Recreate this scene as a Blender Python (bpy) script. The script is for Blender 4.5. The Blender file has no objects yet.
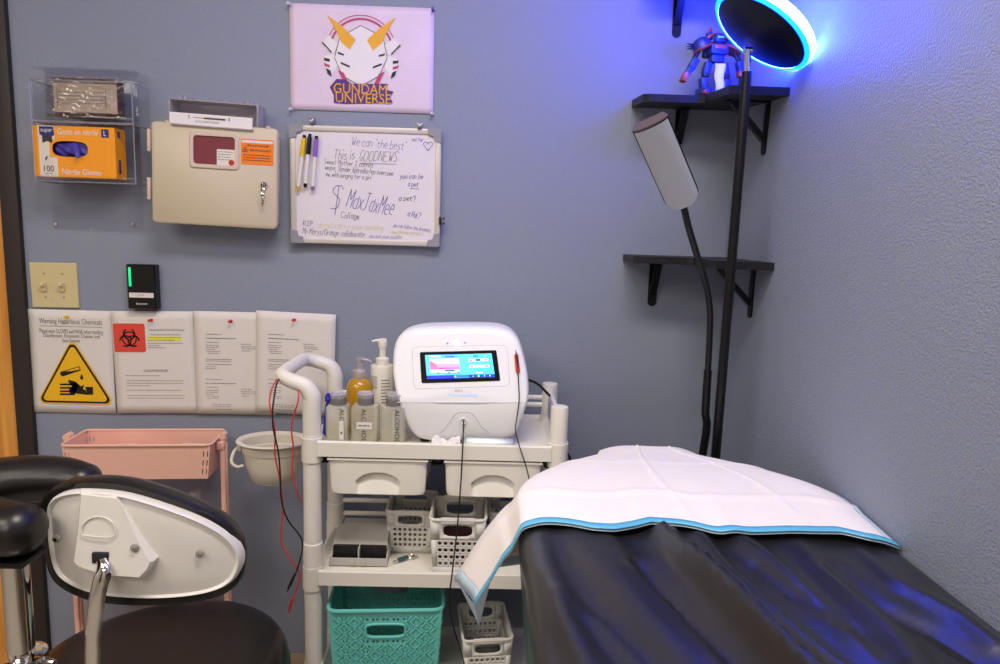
import bpy, bmesh, math, random
from mathutils import Matrix, Vector, Euler
random.seed(7)
PI = math.pi
C = bpy.context.scene.collection
sc = bpy.context.scene
# ---------------------------------------------------------------- camera
F, DX, DY, ROLL, H = 690.0, 487.0, 231.0, math.radians(1.6), 1.32
yc = Vector((DX-500, DY-332, F)).normalized()
dn = Vector((-math.sin(ROLL), math.cos(ROLL), 0)); dn = (dn - dn.dot(yc)*yc).normalized()
zc = -dn; xc = yc.cross(zc)
A = Matrix((xc, yc, zc))                       # camera axes (right, down, forward) -> world
cam = bpy.data.objects.new('camera', bpy.data.cameras.new('camera')); C.objects.link(cam)
R = A @ Matrix(((1,0,0),(0,-1,0),(0,0,-1)))
cam.matrix_world = Matrix.Translation((0,0,H)) @ R.to_4x4()
cam.data.sensor_width = 36; cam.data.lens = F*36/1000; cam.data.clip_start = .02
sc.camera = cam
# ---------------------------------------------------------------- light
sc.view_settings.view_transform = 'Standard'; sc.view_settings.look = 'None'
sc.view_settings.gamma = 1; sc.view_settings.use_curve_mapping = False
sc.view_settings.exposure = 0.0
w = bpy.data.worlds.new('world'); sc.world = w; w.use_nodes = True
w.node_tree.nodes['Background'].inputs[0].default_value = (.8,.85,1,1)
w.node_tree.nodes['Background'].inputs[1].default_value = .02
def area(name, loc, sx, sy, power, col):
    l = bpy.data.lights.new(name, 'AREA'); l.shape = 'RECTANGLE'; l.size = sx; l.size_y = sy
    l.energy = power; l.color = col
    o = bpy.data.objects.new(name, l); o.location = loc; C.objects.link(o); return o
area('overhead_light', (.0,.60,2.5), .9, .3, 24, (1,.91,.80))
area('overhead_light', (-1.6,-.1,2.5), 1.1, .5, 20, (1,.91,.80))  # unseen fill added on the left to lift the right wall
area('overhead_light', (-.9,-1.1,2.5), 1.2, .6, 22, (1,.91,.80))  # added frontal fill behind the camera, no visible fixture

def ray(px,py): return A @ Vector((px-500, py-332, F))
def PY(px,py,Y): d = ray(px,py); return Vector((0,0,H)) + d*(Y/d.y)
def PZ(px,py,Z): d = ray(px,py); return Vector((0,0,H)) + d*((Z-H)/d.z)
def PX(px,py,X): d = ray(px,py); return Vector((0,0,H)) + d*(X/d.x)
def PP(px,py,p,n): d = ray(px,py); o = Vector((0,0,H)); return o + d*((Vector(p)-o).dot(n)/d.dot(n))

# ---------------------------------------------------------------- materials
def lin(c):
    return tuple(((v/255)/12.92 if v/255 <= .04045 else ((v/255+.055)/1.055)**2.4) for v in c) + (1,)
MATS = {}
def mat(name, rgb, rough=.5, metal=0, bump=None, emit=None, strength=1, alpha=1, trans=0, spec=.5, coat=0, sheen=0, var=0, varscale=8, sub=0):
    if name in MATS: return MATS[name]
    m = bpy.data.materials.new(name); m.use_nodes = True; nt = m.node_tree; b = nt.nodes['Principled BSDF']
    b.inputs['Base Color'].default_value = lin(rgb); b.inputs['Roughness'].default_value = rough
    b.inputs['Metallic'].default_value = metal; b.inputs['Specular IOR Level'].default_value = spec
    if coat: b.inputs['Coat Weight'].default_value = coat; b.inputs['Coat Roughness'].default_value = .1
    if trans: b.inputs['Transmission Weight'].default_value = trans
    if alpha < 1: b.inputs['Alpha'].default_value = alpha
    if sub: b.inputs['Subsurface Weight'].default_value = sub; b.inputs['Subsurface Scale'].default_value = .02
    if emit:
        b.inputs['Emission Color'].default_value = lin(emit) if max(emit) > 1.5 else tuple(emit)+(1,)
        b.inputs['Emission Strength'].default_value = strength
    tc = None
    if bump or var:
        tc = nt.nodes.new('ShaderNodeTexCoord')
    if bump:
        n = nt.nodes.new('ShaderNodeTexNoise'); n.inputs['Scale'].default_value = bump[0]; n.inputs['Detail'].default_value = 2
        bp = nt.nodes.new('ShaderNodeBump'); bp.inputs['Strength'].default_value = bump[1]; bp.inputs['Distance'].default_value = bump[2]
        nt.links.new(tc.outputs['Object'], n.inputs['Vector']); nt.links.new(n.outputs['Fac'], bp.inputs['Height'])
        nt.links.new(bp.outputs['Normal'], b.inputs['Normal'])
    if var:
        n = nt.nodes.new('ShaderNodeTexNoise'); n.inputs['Scale'].default_value = varscale; n.inputs['Detail'].default_value = 3
        mx = nt.nodes.new('ShaderNodeMix'); mx.data_type = 'RGBA'
        mx.inputs[6].default_value = lin([v*(1-var) for v in rgb]); mx.inputs[7].default_value = lin([min(255,v*(1+var)) for v in rgb])
        nt.links.new(tc.outputs['Object'], n.inputs['Vector']); nt.links.new(n.outputs['Fac'], mx.inputs[0])
        nt.links.new(mx.outputs[2], b.inputs['Base Color'])
    MATS[name] = m; return m
def clear(name, tint, gloss=.12, rough=.05, dens=0.0, dcol=(200,200,200)):
    """thin clear plastic: transparent, a weak mirror coat and an optional milky part"""
    m = bpy.data.materials.new(name); m.use_nodes = True; nt = m.node_tree
    for n in list(nt.nodes): nt.nodes.remove(n)
    out = nt.nodes.new('ShaderNodeOutputMaterial'); t = nt.nodes.new('ShaderNodeBsdfTransparent'); t.inputs[0].default_value = lin(tint)
    g = nt.nodes.new('ShaderNodeBsdfGlossy'); g.inputs['Roughness'].default_value = rough
    lw = nt.nodes.new('ShaderNodeLayerWeight'); lw.inputs[0].default_value = .35
    mp = nt.nodes.new('ShaderNodeMapRange'); mp.inputs[3].default_value = gloss*.3; mp.inputs[4].default_value = min(1,gloss*4)
    nt.links.new(lw.outputs['Facing'], mp.inputs[0])
    base = t
    if dens:
        d = nt.nodes.new('ShaderNodeBsdfDiffuse'); d.inputs[0].default_value = lin(dcol)
        mm = nt.nodes.new('ShaderNodeMixShader'); mm.inputs[0].default_value = dens
        nt.links.new(t.outputs[0], mm.inputs[1]); nt.links.new(d.outputs[0], mm.inputs[2]); base = mm
    mx = nt.nodes.new('ShaderNodeMixShader')
    nt.links.new(mp.outputs[0], mx.inputs[0]); nt.links.new(base.outputs[0], mx.inputs[1]); nt.links.new(g.outputs[0], mx.inputs[2])
    nt.links.new(mx.outputs[0], out.inputs[0]); return m

WALLC = (142,149,167)
m_wall = mat('wall_paint', WALLC, .75, bump=(170,.35,.0025), spec=.3)
m_wallr = mat('wall_paint_stipple', WALLC, .5, bump=(330,.8,.0022), spec=.4)
m_far = mat('far_wall_cream', (205,200,192), .8)
m_ceil = mat('ceiling_white', (225,225,220), .9)
m_floor = mat('floor_vinyl', (165,158,148), .5, var=.1, varscale=30)
m_base = mat('baseboard_tan', (168,150,120), .5)
m_frame = mat('door_frame_brown', (44,36,31), .55, bump=(200,.2,.001))
m_white = mat('white_plastic', (232,228,220), .38)
m_cart = mat('cart_resin', (236,232,222), .42, bump=(300,.08,.001))
m_mach = mat('machine_white', (240,240,242), .35)
m_paper = mat('paper', (228,222,216), .85)
m_ink = mat('ink_grey', (120,114,112), .8)
m_inkd = mat('ink_dark', (60,56,58), .8)
m_black = mat('black', (14,14,15), .4)
m_blackm = mat('black_metal', (18,18,20), .35, metal=.3)
m_shelf = mat('black_shelf_board', (22,21,24), .5, var=.2, varscale=20)
m_chrome = mat('chrome', (225,220,212), .07, metal=1)
m_leather = mat('black_leather', (26,22,20), .33, bump=(350,.12,.001))
m_red = mat('red_plastic', (205,50,40), .4)
m_pink = mat('pink_metal', (240,188,168), .45)
m_beige = mat('beige_enamel', (204,190,165), .4)
m_orange = mat('glove_orange', (250,160,20), .5)
m_acr = clear('acrylic', (250,250,252), .06)
m_edge = clear('acrylic_edge', (235,235,240), .15, .1, .30, (205,200,210))
m_filmy = clear('frosted_clear', (225,222,225), .12, .15, .5, (215,205,208))
m_bottle = clear('frosted_bottle', (245,245,238), .10, .2, .35, (238,236,222))

# wood
def wood():
    m = bpy.data.materials.new('orange_wood'); m.use_nodes = True; nt = m.node_tree; b = nt.nodes['Principled BSDF']
    tc = nt.nodes.new('ShaderNodeTexCoord'); mp = nt.nodes.new('ShaderNodeMapping'); mp.inputs['Scale'].default_value = (60,60,2.5)
    n = nt.nodes.new('ShaderNodeTexNoise'); n.inputs['Scale'].default_value = 1; n.inputs['Detail'].default_value = 4
    r = nt.nodes.new('ShaderNodeValToRGB'); r.color_ramp.elements[0].position = .3; r.color_ramp.elements[1].position = .7
    r.color_ramp.elements[0].color = lin((205,130,48)); r.color_ramp.elements[1].color = lin((244,176,84))
    nt.links.new(tc.outputs['Object'], mp.inputs[0]); nt.links.new(mp.outputs[0], n.inputs['Vector'])
    nt.links.new(n.outputs['Fac'], r.inputs[0]); nt.links.new(r.outputs[0], b.inputs['Base Color'])
    b.inputs['Roughness'].default_value = .4; return m
m_wood = wood()

# ---------------------------------------------------------------- mesh builder
WM = {}
FONTC = {}
def text_geo(s):
    if s in FONTC: return FONTC[s]
    cu = bpy.data.curves.new('t', 'FONT'); cu.body = s; cu.size = 1; cu.resolution_u = 3; cu.offset = -.004 if len(s) > 28 else 0
    o = bpy.data.objects.new('t', cu); C.objects.link(o)
    dg = bpy.context.evaluated_depsgraph_get(); me = bpy.data.meshes.new_from_object(o.evaluated_get(dg))
    vs = [(v.co.x, v.co.y) for v in me.vertices]; fs = [tuple(p.vertices) for p in me.polygons]
    bpy.data.objects.remove(o); bpy.data.curves.remove(cu); bpy.data.meshes.remove(me)
    xs = [v[0] for v in vs] or [0,1]; ys = [v[1] for v in vs] or [0,1]
    FONTC[s] = (vs, fs, min(xs), max(xs), min(ys), max(ys)); return FONTC[s]
def catmull(pts, k=8):
    pts = [Vector(p) for p in pts]
    if len(pts) < 3: return pts
    P = [pts[0]*2-pts[1]] + pts + [pts[-1]*2-pts[-2]]; out = []
    for i in range(1, len(P)-2):
        a,b,c,d = P[i-1],P[i],P[i+1],P[i+2]
        for j in range(k):
            t = j/k
            out.append(.5*((2*b)+(c-a)*t+(2*a-5*b+4*c-d)*t*t+(3*b-a-3*c+d)*t**3))
    out.append(pts[-1]); return out
class MB:
    def __init__(s, M=None): s.v=[]; s.f=[]; s.mi=[]; s.m=0; s.M=M
    def add(s, vs, fs):
        n = len(s.v)
        s.v += [ (s.M @ Vector(v) if s.M else Vector(v)) for v in vs ]
        s.f += [tuple(i+n for i in f) for f in fs]; s.mi += [s.m]*len(fs); return s
    def box(s, c, d, bev=0, seg=2, rot=None):
        bm = bmesh.new(); bmesh.ops.create_cube(bm, size=1)
        for v in bm.verts: v.co = Vector((v.co.x*d[0], v.co.y*d[1], v.co.z*d[2]))
        if bev: bmesh.ops.bevel(bm, geom=bm.edges[:], offset=bev, segments=seg, profile=.5, affect='EDGES')
        Mx = Matrix.Translation(c) @ (Euler(rot).to_matrix().to_4x4() if rot else Matrix())
        bm.verts.index_update(); vs = [Mx @ v.co for v in bm.verts]; fs = [tuple(v.index for v in f.verts) for f in bm.faces]
        bm.free(); return s.add(vs, fs)
    def tube(s, path, r, n=12, k=8, ell=None, cap=True, rounded=False, up=None):
        """sweep along a smoothed path; r number or list (per control point); ell = (side, up) scale"""
        ctrl = len(path)
        pts = catmull(path, k) if k > 1 else [Vector(p) for p in path]
        N = len(pts)
        if isinstance(r, (list, tuple)):
            rr = []
            for i in range(N):
                t = i/(N-1)*(ctrl-1); a = min(int(t), ctrl-2); rr.append(r[a]+(r[a+1]-r[a])*(t-a))
        else: rr = [r]*N
        if rounded:
            q = []; q2 = []
            d0 = (pts[0]-pts[1]).normalized(); d1 = (pts[-1]-pts[-2]).normalized()
            K = 5
            for i in range(K): a = PI/2*(1-i/K); q.append(pts[0]+d0*rr[0]*math.sin(a)*rounded); q2.append(max(.02,math.cos(a))*rr[0])
            for i in range(K): a = PI/2*((i+1)/K); 
            e = []; e2 = []
            for i in range(K): a = PI/2*((i+1)/K); e.append(pts[-1]+d1*rr[-1]*math.sin(a)*rounded); e2.append(max(.02,math.cos(a))*rr[-1])
            pts = q+pts+e; rr = q2+rr+e2; N = len(pts)
        u = Vector(up) if up else Vector((0,0,1)); vs = []; prev = None
        for i in range(N):
            t = (pts[min(i+1,N-1)]-pts[max(i-1,0)]).normalized()
            if up or prev is None:
                b = u if abs(t.dot(u)) < .98 else Vector((0,1,0))
                x = t.cross(b).normalized()
            else: x = (prev - prev.dot(t)*t).normalized()
            prev = x; y = x.cross(t).normalized()
            ex, ey = ell if ell else (1,1)
            for j in range(n):
                a = 2*PI*j/n; vs.append(pts[i]+x*math.cos(a)*rr[i]*ex+y*math.sin(a)*rr[i]*ey)
        fs = [(i*n+j, i*n+(j+1)%n, (i+1)*n+(j+1)%n, (i+1)*n+j) for i in range(N-1) for j in range(n)]
        if cap: fs += [tuple(range(n)), tuple(range((N-1)*n, N*n))]
        return s.add(vs, fs)
    def cyl(s, a, b, r, r2=None, n=24): return s.tube([a,b], [r, r if r2 is None else r2], n=n, k=1)
    def lathe(s, prof, c=(0,0,0), n=28, rot=None, sx=1, sy=1):
        vs = []; Mx = Matrix.Translation(c) @ (Euler(rot).to_matrix().to_4x4() if rot else Matrix())
        for r,z in prof:
            for j in range(n): a = 2*PI*j/n; vs.append(Mx @ Vector((r*sx*math.cos(a), r*sy*math.sin(a), z)))
        fs = [(i*n+j, i*n+(j+1)%n, (i+1)*n+(j+1)%n, (i+1)*n+j) for i in range(len(prof)-1) for j in range(n)]
        if prof[0][0] > 1e-5: fs.append(tuple(range(n)))
        if prof[-1][0] > 1e-5: fs.append(tuple(range((len(prof)-1)*n, len(prof)*n)))
        return s.add(vs, fs)
    def shell(s, prof, c=(0,0,0), n=28, sx=1, sy=1):
        vs = []
        for r,z in prof:
            for j in range(n): a = 2*PI*j/n; vs.append((c[0]+r*sx*math.cos(a), c[1]+r*sy*math.sin(a), c[2]+z))
        fs = [(i*n+j, i*n+(j+1)%n, (i+1)*n+(j+1)%n, (i+1)*n+j) for i in range(len(prof)-1) for j in range(n)]
        return s.add(vs, fs)
    def poly(s, pts): return s.add(pts, [tuple(range(len(pts)))])
    def prism(s, poly, y0, y1):
        n = len(poly); vs = [(x,y0,z) for x,z in poly]+[(x,y1,z) for x,z in poly]
        return s.add(vs, [tuple(range(n)), tuple(range(n,2*n))]+[(i,(i+1)%n,n+(i+1)%n,n+i) for i in range(n)])
    def slab(s, poly, z0, z1):
        n = len(poly); vs = [(x,y,z0) for x,y in poly]+[(x,y,z1) for x,y in poly]
        return s.add(vs, [tuple(range(n)), tuple(range(n,2*n))]+[(i,(i+1)%n,n+(i+1)%n,n+i) for i in range(n)])
    def hull(s, a, b):                         # ruled block between two equal point loops
        n = len(a); return s.add(list(a)+list(b), [tuple(range(n)), tuple(range(n,2*n))]+[(i,(i+1)%n,n+(i+1)%n,n+i) for i in range(n)])
    def grid(s, fn, nu, nv, closeu=False):
        vs = [fn(i/nu, j/nv) for j in range(nv+1) for i in range(nu+1)]
        return s.add(vs, [(j*(nu+1)+i, j*(nu+1)+i+1, (j+1)*(nu+1)+i+1, (j+1)*(nu+1)+i) for j in range(nv) for i in range(nu)])
    def ringhole(s, fn, u0,u1,v0,v1, cu,cv, ru,rv, p=2, n=16):
        """cell with a real hole in it"""
        vs = []
        for j in range(n):
            a = 2*PI*(j+.5)/n; c_, s_ = math.cos(a), math.sin(a)
            k = (abs(c_)**p+abs(s_)**p)**(-1/p); vs.append(fn(cu+ru*c_*k, cv+rv*s_*k))
        corners = [(u1,v1),(u0,v1),(u0,v0),(u1,v0)]
        for j in range(n):
            q = j//(n//4); t = (j%(n//4)+.5)/(n//4)
            # border points march round the cell
            A0 = [(u1,(v0+v1)/2),((u0+u1)/2,v1),(u0,(v0+v1)/2),((u0+u1)/2,v0)][q]; B0 = [((u0+u1)/2,v1),(u0,(v0+v1)/2),((u0+u1)/2,v0),(u1,(v0+v1)/2)][q]; K = corners[q]
            e = (A0[0]+(K[0]-A0[0])*2*t, A0[1]+(K[1]-A0[1])*2*t) if t < .5 else (K[0]+(B0[0]-K[0])*(2*t-1), K[1]+(B0[1]-K[1])*(2*t-1))
            vs.append(fn(*e))
        for K in corners: vs.append(fn(*K))
        fs = []
        for j in range(n):
            k = (j+1)%n; q = j//(n//4)
            if j%(n//4) == n//8-1: fs.append((j, k, n+k, 2*n+q, n+j))
            else: fs.append((j, k, n+k, n+j))
        return s.add(vs, fs)
    def text(s, t, x0, x1, z0, z1, y=0, shear=0, rot=0):
        """lettering in the local x-z plane, fitted to the box"""
        vs, fs, a, b, c, d = text_geo(t); cx, cz = (x0+x1)/2, (z0+z1)/2
        out = []
        for vx, vy in vs:
            X = (vx-a)/(b-a)*(x1-x0)-(x1-x0)/2; Z = (vy-c)/max(1e-6,d-c)*(z1-z0)-(z1-z0)/2
            X += shear*Z; out.append((cx+X*math.cos(rot)-Z*math.sin(rot), y, cz+X*math.sin(rot)+Z*math.cos(rot)))
        return s.add(out, fs)
    def rect(s, x0,x1,z0,z1,y=0): return s.poly([(x0,y,z0),(x1,y,z0),(x1,y,z1),(x0,y,z1)])
    def lines(s, x0, x1, z, h, y, rnd):        # an unreadable line of print: word-long dashes
        x = x0
        while x < x1-.001:
            wd = min(rnd.uniform(.003,.010), x1-x); s.rect(x, x+wd, z-h/2, z+h/2, y); x += wd+.0016
        return s
    def build(s, name, mats, parent=None, world=False, smooth=35, solid=0, kind=None, sub=0, offset=1, recalc=True, origin=None):
        if not isinstance(mats, (list,tuple)): mats = [mats]
        vs = s.v
        if parent is not None:
            Mp = WM[parent.name]
            if world: inv = Mp.inverted(); vs = [inv @ v for v in vs]
            off = Vector((0,0,0))
        else:
            xs=[v.x for v in vs]; ys=[v.y for v in vs]; zs=[v.z for v in vs]
            off = Vector(origin) if origin else Vector(((min(xs)+max(xs))/2,(min(ys)+max(ys))/2,min(zs)))
            vs = [v-off for v in vs]
        me = bpy.data.meshes.new(name); me.from_pydata([tuple(v) for v in vs], [], s.f)
        for m in mats: me.materials.append(m)
        me.polygons.foreach_set('material_index', s.mi)
        if recalc:
            bm = bmesh.new(); bm.from_mesh(me); bmesh.ops.recalc_face_normals(bm, faces=bm.faces); bm.to_mesh(me); bm.free()
        if smooth: me.shade_smooth(); me.set_sharp_from_angle(angle=math.radians(smooth))
        me.update()
        o = bpy.data.objects.new(name, me); C.objects.link(o)
        if parent is not None: o.parent = parent; WM[o.name] = WM[parent.name]
        else: o.location = off; WM[o.name] = Matrix.Translation(off)
        if solid:
            md = o.modifiers.new('thickness','SOLIDIFY'); md.thickness = solid; md.offset = offset
        if sub:
            md = o.modifiers.new('smooth','SUBSURF'); md.levels = sub; md.render_levels = sub
        if kind: o['kind'] = kind
        return o
def tag(o, label, cat, group=None, kind=None):
    o['label'] = label; o['category'] = cat
    if group: o['group'] = group
    if kind: o['kind'] = kind
    return o
def thing(name, label, cat, loc, rot=(0,0,0), group=None):
    o = bpy.data.objects.new(name, None); o.empty_display_size = .05; C.objects.link(o)
    o.location = loc; o.rotation_euler = rot; WM[o.name] = Matrix.Translation(loc) @ Euler(rot).to_matrix().to_4x4()
    return tag(o, label, cat, group)
def part(o, label): o['label'] = label; return o
def struct(o): o['kind'] = 'structure'; return o
def frame(TL, TR, BR, BL, Y):
    a,b,c,d = [PY(*p, Y) for p in (TL,TR,BR,BL)]
    ce = (a+b+c+d)/4; wd = ((b-a).length+(c-d).length)/2; ht = ((a-d).length+(b-c).length)/2
    e = (b-a)+(c-d); return ce, wd, ht, math.atan2(-e.z, e.x)

WY, WX = 1.78, .615
# ---------------------------------------------------------------- the room
XL, YB, ZC = -2.6, -2.2, 2.55
XD = -1.168           # right edge of the door casing
def wallbox(name, a, b, m, kind='structure'):
    mb = MB(); mb.box([(a[i]+b[i])/2 for i in range(3)], [abs(b[i]-a[i]) for i in range(3)])
    return mb.build(name, m, kind=kind, smooth=0)
wallbox('floor', (XL,YB,-.05), (WX,WY,0), m_floor)
wallbox('ceiling', (XL,YB,ZC), (WX,WY,ZC+.05), m_ceil)
wallbox('wall_right', (WX,YB,0), (WX+.1,WY+.1,ZC), m_wallr)
wallbox('reflection_slab', (-1.9,YB,0), (-1.0,YB+.04,2.05), m_frame)  # unseen dark slab added so the chrome reflects some contrast
wallbox('wall_left', (XL-.1,YB,0), (XL,WY,ZC), m_far)
wallbox('wall_front', (XL,YB-.1,0), (WX,YB,ZC), m_far)
mb = MB()             # back wall with the doorway cut out
mb.box(((XD+WX)/2,WY+.05,ZC/2), (WX-XD,.1,ZC)); mb.box(((XL+XD-1.0)/2,WY+.05,ZC/2), (XD-1.0-XL,.1,ZC)); mb.box((XD-.5,WY+.05,(ZC+2.1)/2), (1.0,.1,ZC-2.1))
mb.build('wall_back', m_wall, kind='structure', smooth=0)
mb = MB(); mb.box(((XD+.001+WX)/2,WY-.004,.072), (WX-XD-.002,.008,.144), .002); mb.build('baseboard_back', m_base, kind='structure')
mb = MB(); mb.box((WX-.004,(YB+WY-.01)/2,.072), (.008,WY-YB-.01,.144), .002); mb.build('baseboard_right', m_base, kind='structure')
mb = MB()             # dark brown casing around the door
mb.box((XD-.022,WY+.03,1.05), (.044,.09,2.1), .004); mb.box((XD-.978,WY+.03,1.05), (.044,.09,2.1), .004); mb.box((XD-.5,WY+.03,2.078), (.912,.09,.044), .004)
mb.build('trim_1', m_frame, kind='structure')
dr = MB().box((XD-.5,WY+.025,1.03), (.91,.045,2.05), .003).build('door_1', m_wood, kind='structure')
hm = MB(); hm.cyl((XD-.1,WY+.002,1.0),(XD-.1,WY-.045,1.0),.011); hm.tube([(XD-.1,WY-.045,1.0),(XD-.16,WY-.048,1.0),(XD-.21,WY-.045,1.0)],.009,rounded=1)
hm.build('door_handle', m_chrome, parent=dr, world=True)

# ---------------------------------------------------------------- poster
ce, pw, ph, pa = frame((289,3),(434,8.5),(433.6,114),(290.8,109.5), WY-.002)
po = thing('poster', 'lavender poster of a ring emblem over gold and purple lettering, tacked to the wall', 'poster', ce, (0,pa,0))
m_pos = mat('poster_lavender', (226,206,226), .45, var=.04, varscale=12); m_gold = mat('poster_gold', (236,172,40), .5); m_purp = mat('poster_purple', (84,40,120), .5)
m_pwh = mat('poster_white', (236,230,234), .5); m_pmag = mat('poster_magenta', (190,60,110), .5)
sheet = MB().grid(lambda u,v: ((u-.5)*pw, -.0012*math.sin(u*9)*math.sin(v*5)*0-.0005, (v-.5)*ph), 24, 16).build('sheet', m_pos, po, solid=.0006, offset=0)
mb = MB(); yy = -.0016
def q(px,py):         # photo pixels of the poster -> local x,z
    p = Matrix.Rotation(-pa,3,'Y') @ (PY(px,py,WY-.002)-ce); return p.x, p.z
cx, cz = q(361.5,52); rr = .078
def ring(mb, cx, cz, r0, r1, a0, a1, y, n=40):
    for i in range(n):
        t0 = a0+(a1-a0)*i/n; t1 = a0+(a1-a0)*(i+1)/n
        mb.poly([(cx+r*math.cos(t),y,cz+r*math.sin(t)) for r,t in ((r0,t0),(r1,t0),(r1,t1),(r0,t1))])
mb.m = 3; ring(mb, cx, cz, .074, .079, math.radians(10), math.radians(170), yy)
mb.m = 3; ring(mb, cx, cz, .084, .086, math.radians(25), math.radians(155), yy)
# a plain ornament of blades, plates and bars (generic, no figure)
mb.m = 2
sh = [q(*p) for p in ((340,38),(361,26),(383,38),(387,58),(379,76),(361,86),(343,76),(335,58))]
mb.poly([(x,yy-.0003,z) for x,z in sh])
mb.m = 4
ls = [sh[i] for i in range(8)]
for i in range(8):
    a,b = ls[i], ls[(i+1)%8]; dx,dz = b[0]-a[0], b[1]-a[1]; L = math.hypot(dx,dz); nx,nz = -dz/L*.0014, dx/L*.0014
    mb.poly([(a[0],yy-.0006,a[1]),(b[0],yy-.0006,b[1]),(b[0]+nx,yy-.0006,b[1]+nz),(a[0]+nx,yy-.0006,a[1]+nz)])
for sgn in (-1,1):
    def mir(px,py): x,z = q(px,py); return (cx+sgn*(cx-x), z)
    mb.m = 0
    for pl in (((327,15),(343,27),(356,40),(352,46),(338,34)),((338,34),(352,46),(350,50),(341,42))):
        mb.poly([(mir(*p)[0],yy-.0009,mir(*p)[1]) for p in pl])
    mb.m = 2
    for pl in (((323,42),(329,36),(338,44),(334,54),(326,50)),((325,56),(335,54),(338,66),(331,76),(326,70))):
        mb.poly([(mir(*p)[0],yy-.0004,mir(*p)[1]) for p in pl])
    mb.m = 4
    for pl in (((322,43),(323,42),(332,52),(331,53)),((324,58),(330,59),(330,62),(325,61)),((326,68),(331,71),(332,77),(328,74)),((338,52),(344,54),(344,56),(338,54)),((341,62),(350,66),(350,68),(341,64))):
        mb.poly([(mir(*p)[0],yy-.0008,mir(*p)[1]) for p in pl])
    mb.m = 3
    for pl in (((324,63),(330,65),(330,68),(325,66)),((338,70),(344,73),(349,84),(345,85))):
        mb.poly([(mir(*p)[0],yy-.0009,mir(*p)[1]) for p in pl])
# lettering on its purple plate
mb.m = 1
pl = [q(*p) for p in ((330,87),(337,79),(346,80),(352,84),(388,84),(387,90),(394,92),(390,97),(393,103),(346,104),(334,103),(334,95))]
mb.poly([(x,yy-.0012,z) for x,z in pl])
mb.m = 0
(a0,b0),(a1,b1) = q(334,93), q(387,85); mb.text('GUNDAM', a0, a1, b0-.0004, b1, yy-.0016)
(a0,b0),(a1,b1) = q(336,102.5), q(391,94.5); mb.text('UNIVERSE', a0, a1, b0, b1, yy-.0016)
part(mb.build('print', [m_gold, m_purp, m_pwh, m_pmag, m_inkd], po, smooth=0, recalc=False), 'printed emblem of gold blades in a magenta ring over gold lettering')
def pin(px, py, Y, m, label, group, r=.0042):
    p = PY(px,py,Y); t = thing('pushpin', label, 'pushpin', p, (0,0,0), group)
    mb = MB(); mb.lathe([(.0001,-.014),(r*.85,-.014),(r*.9,-.012),(r*.55,-.009),(r*.6,-.003),(r,-.001),(r,0)], n=14, rot=(-PI/2,0,0))
    mb.build('head', m, t)
    MB().cyl((0,.0,0),(0,.004,0),.0006,n=6).build('spike', m_chrome, t); return t
m_clearpin = mat('clear_pin', (205,200,215), .2); m_ypin = mat('yellow_pin', (240,205,40), .3)
pin(289.5,4.5,WY-.004,m_clearpin,'clear pushpin in the upper left corner of the lavender poster','poster pushpins')
pin(433,10,WY-.004,mat('violet_pin',(70,60,140),.3),'dark violet pushpin in the upper right corner of the lavender poster','poster pushpins')
pin(291.5,109.5,WY-.004,m_clearpin,'clear pushpin in the lower left corner of the lavender poster','poster pushpins')
pin(432,114,WY-.004,m_clearpin,'clear pushpin in the lower right corner of the lavender poster','poster pushpins')

# ---------------------------------------------------------------- whiteboard
ce, bw, bh, ba = frame((290,124.5),(441,129),(440,247),(290.5,242.5), WY-.022)
wb = thing('whiteboard', 'small framed whiteboard covered in purple and grey handwriting', 'whiteboard', ce, (0,ba,0))
m_alu = mat('board_frame_cream', (214,206,196), .35, metal=.1); m_corner = mat('corner_grey', (150,148,156), .5); m_board = mat('whiteboard_face', (232,226,232), .18)
MB().box((0,.011,0),(bw-.01,.018,bh-.01)).build('board', m_board, wb)
mb = MB(); t = .014
for s in (-1,1):
    mb.box((0,.008,s*(bh/2-t/2)),(bw-.02,.020,t),.003); mb.box((s*(bw/2-t/2),.008,0),(t,.020,bh-.02),.003)
mb.build('frame', m_alu, wb)
for sx in (-1,1):
    for sz in (-1,1):
        X, Z = sx*bw/2, sz*bh/2
        pts = [(X-sx*.004,Z),(X-sx*.034,Z),(X-sx*.030,Z-sz*.016),(X-sx*.021,Z-sz*.017),(X-sx*.017,Z-sz*.021),(X-sx*.016,Z-sz*.030),(X,Z-sz*.034),(X,Z-sz*.004),(X-sx*.0012,Z-sz*.0012)]
        MB().prism(pts, -.0045, .018).build('corner_guard', m_corner, wb)
def wq(px,py): p = Matrix.Rotation(-ba,3,'Y') @ (PY(px,py,WY-.022)-ce); return p.x, p.z
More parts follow.
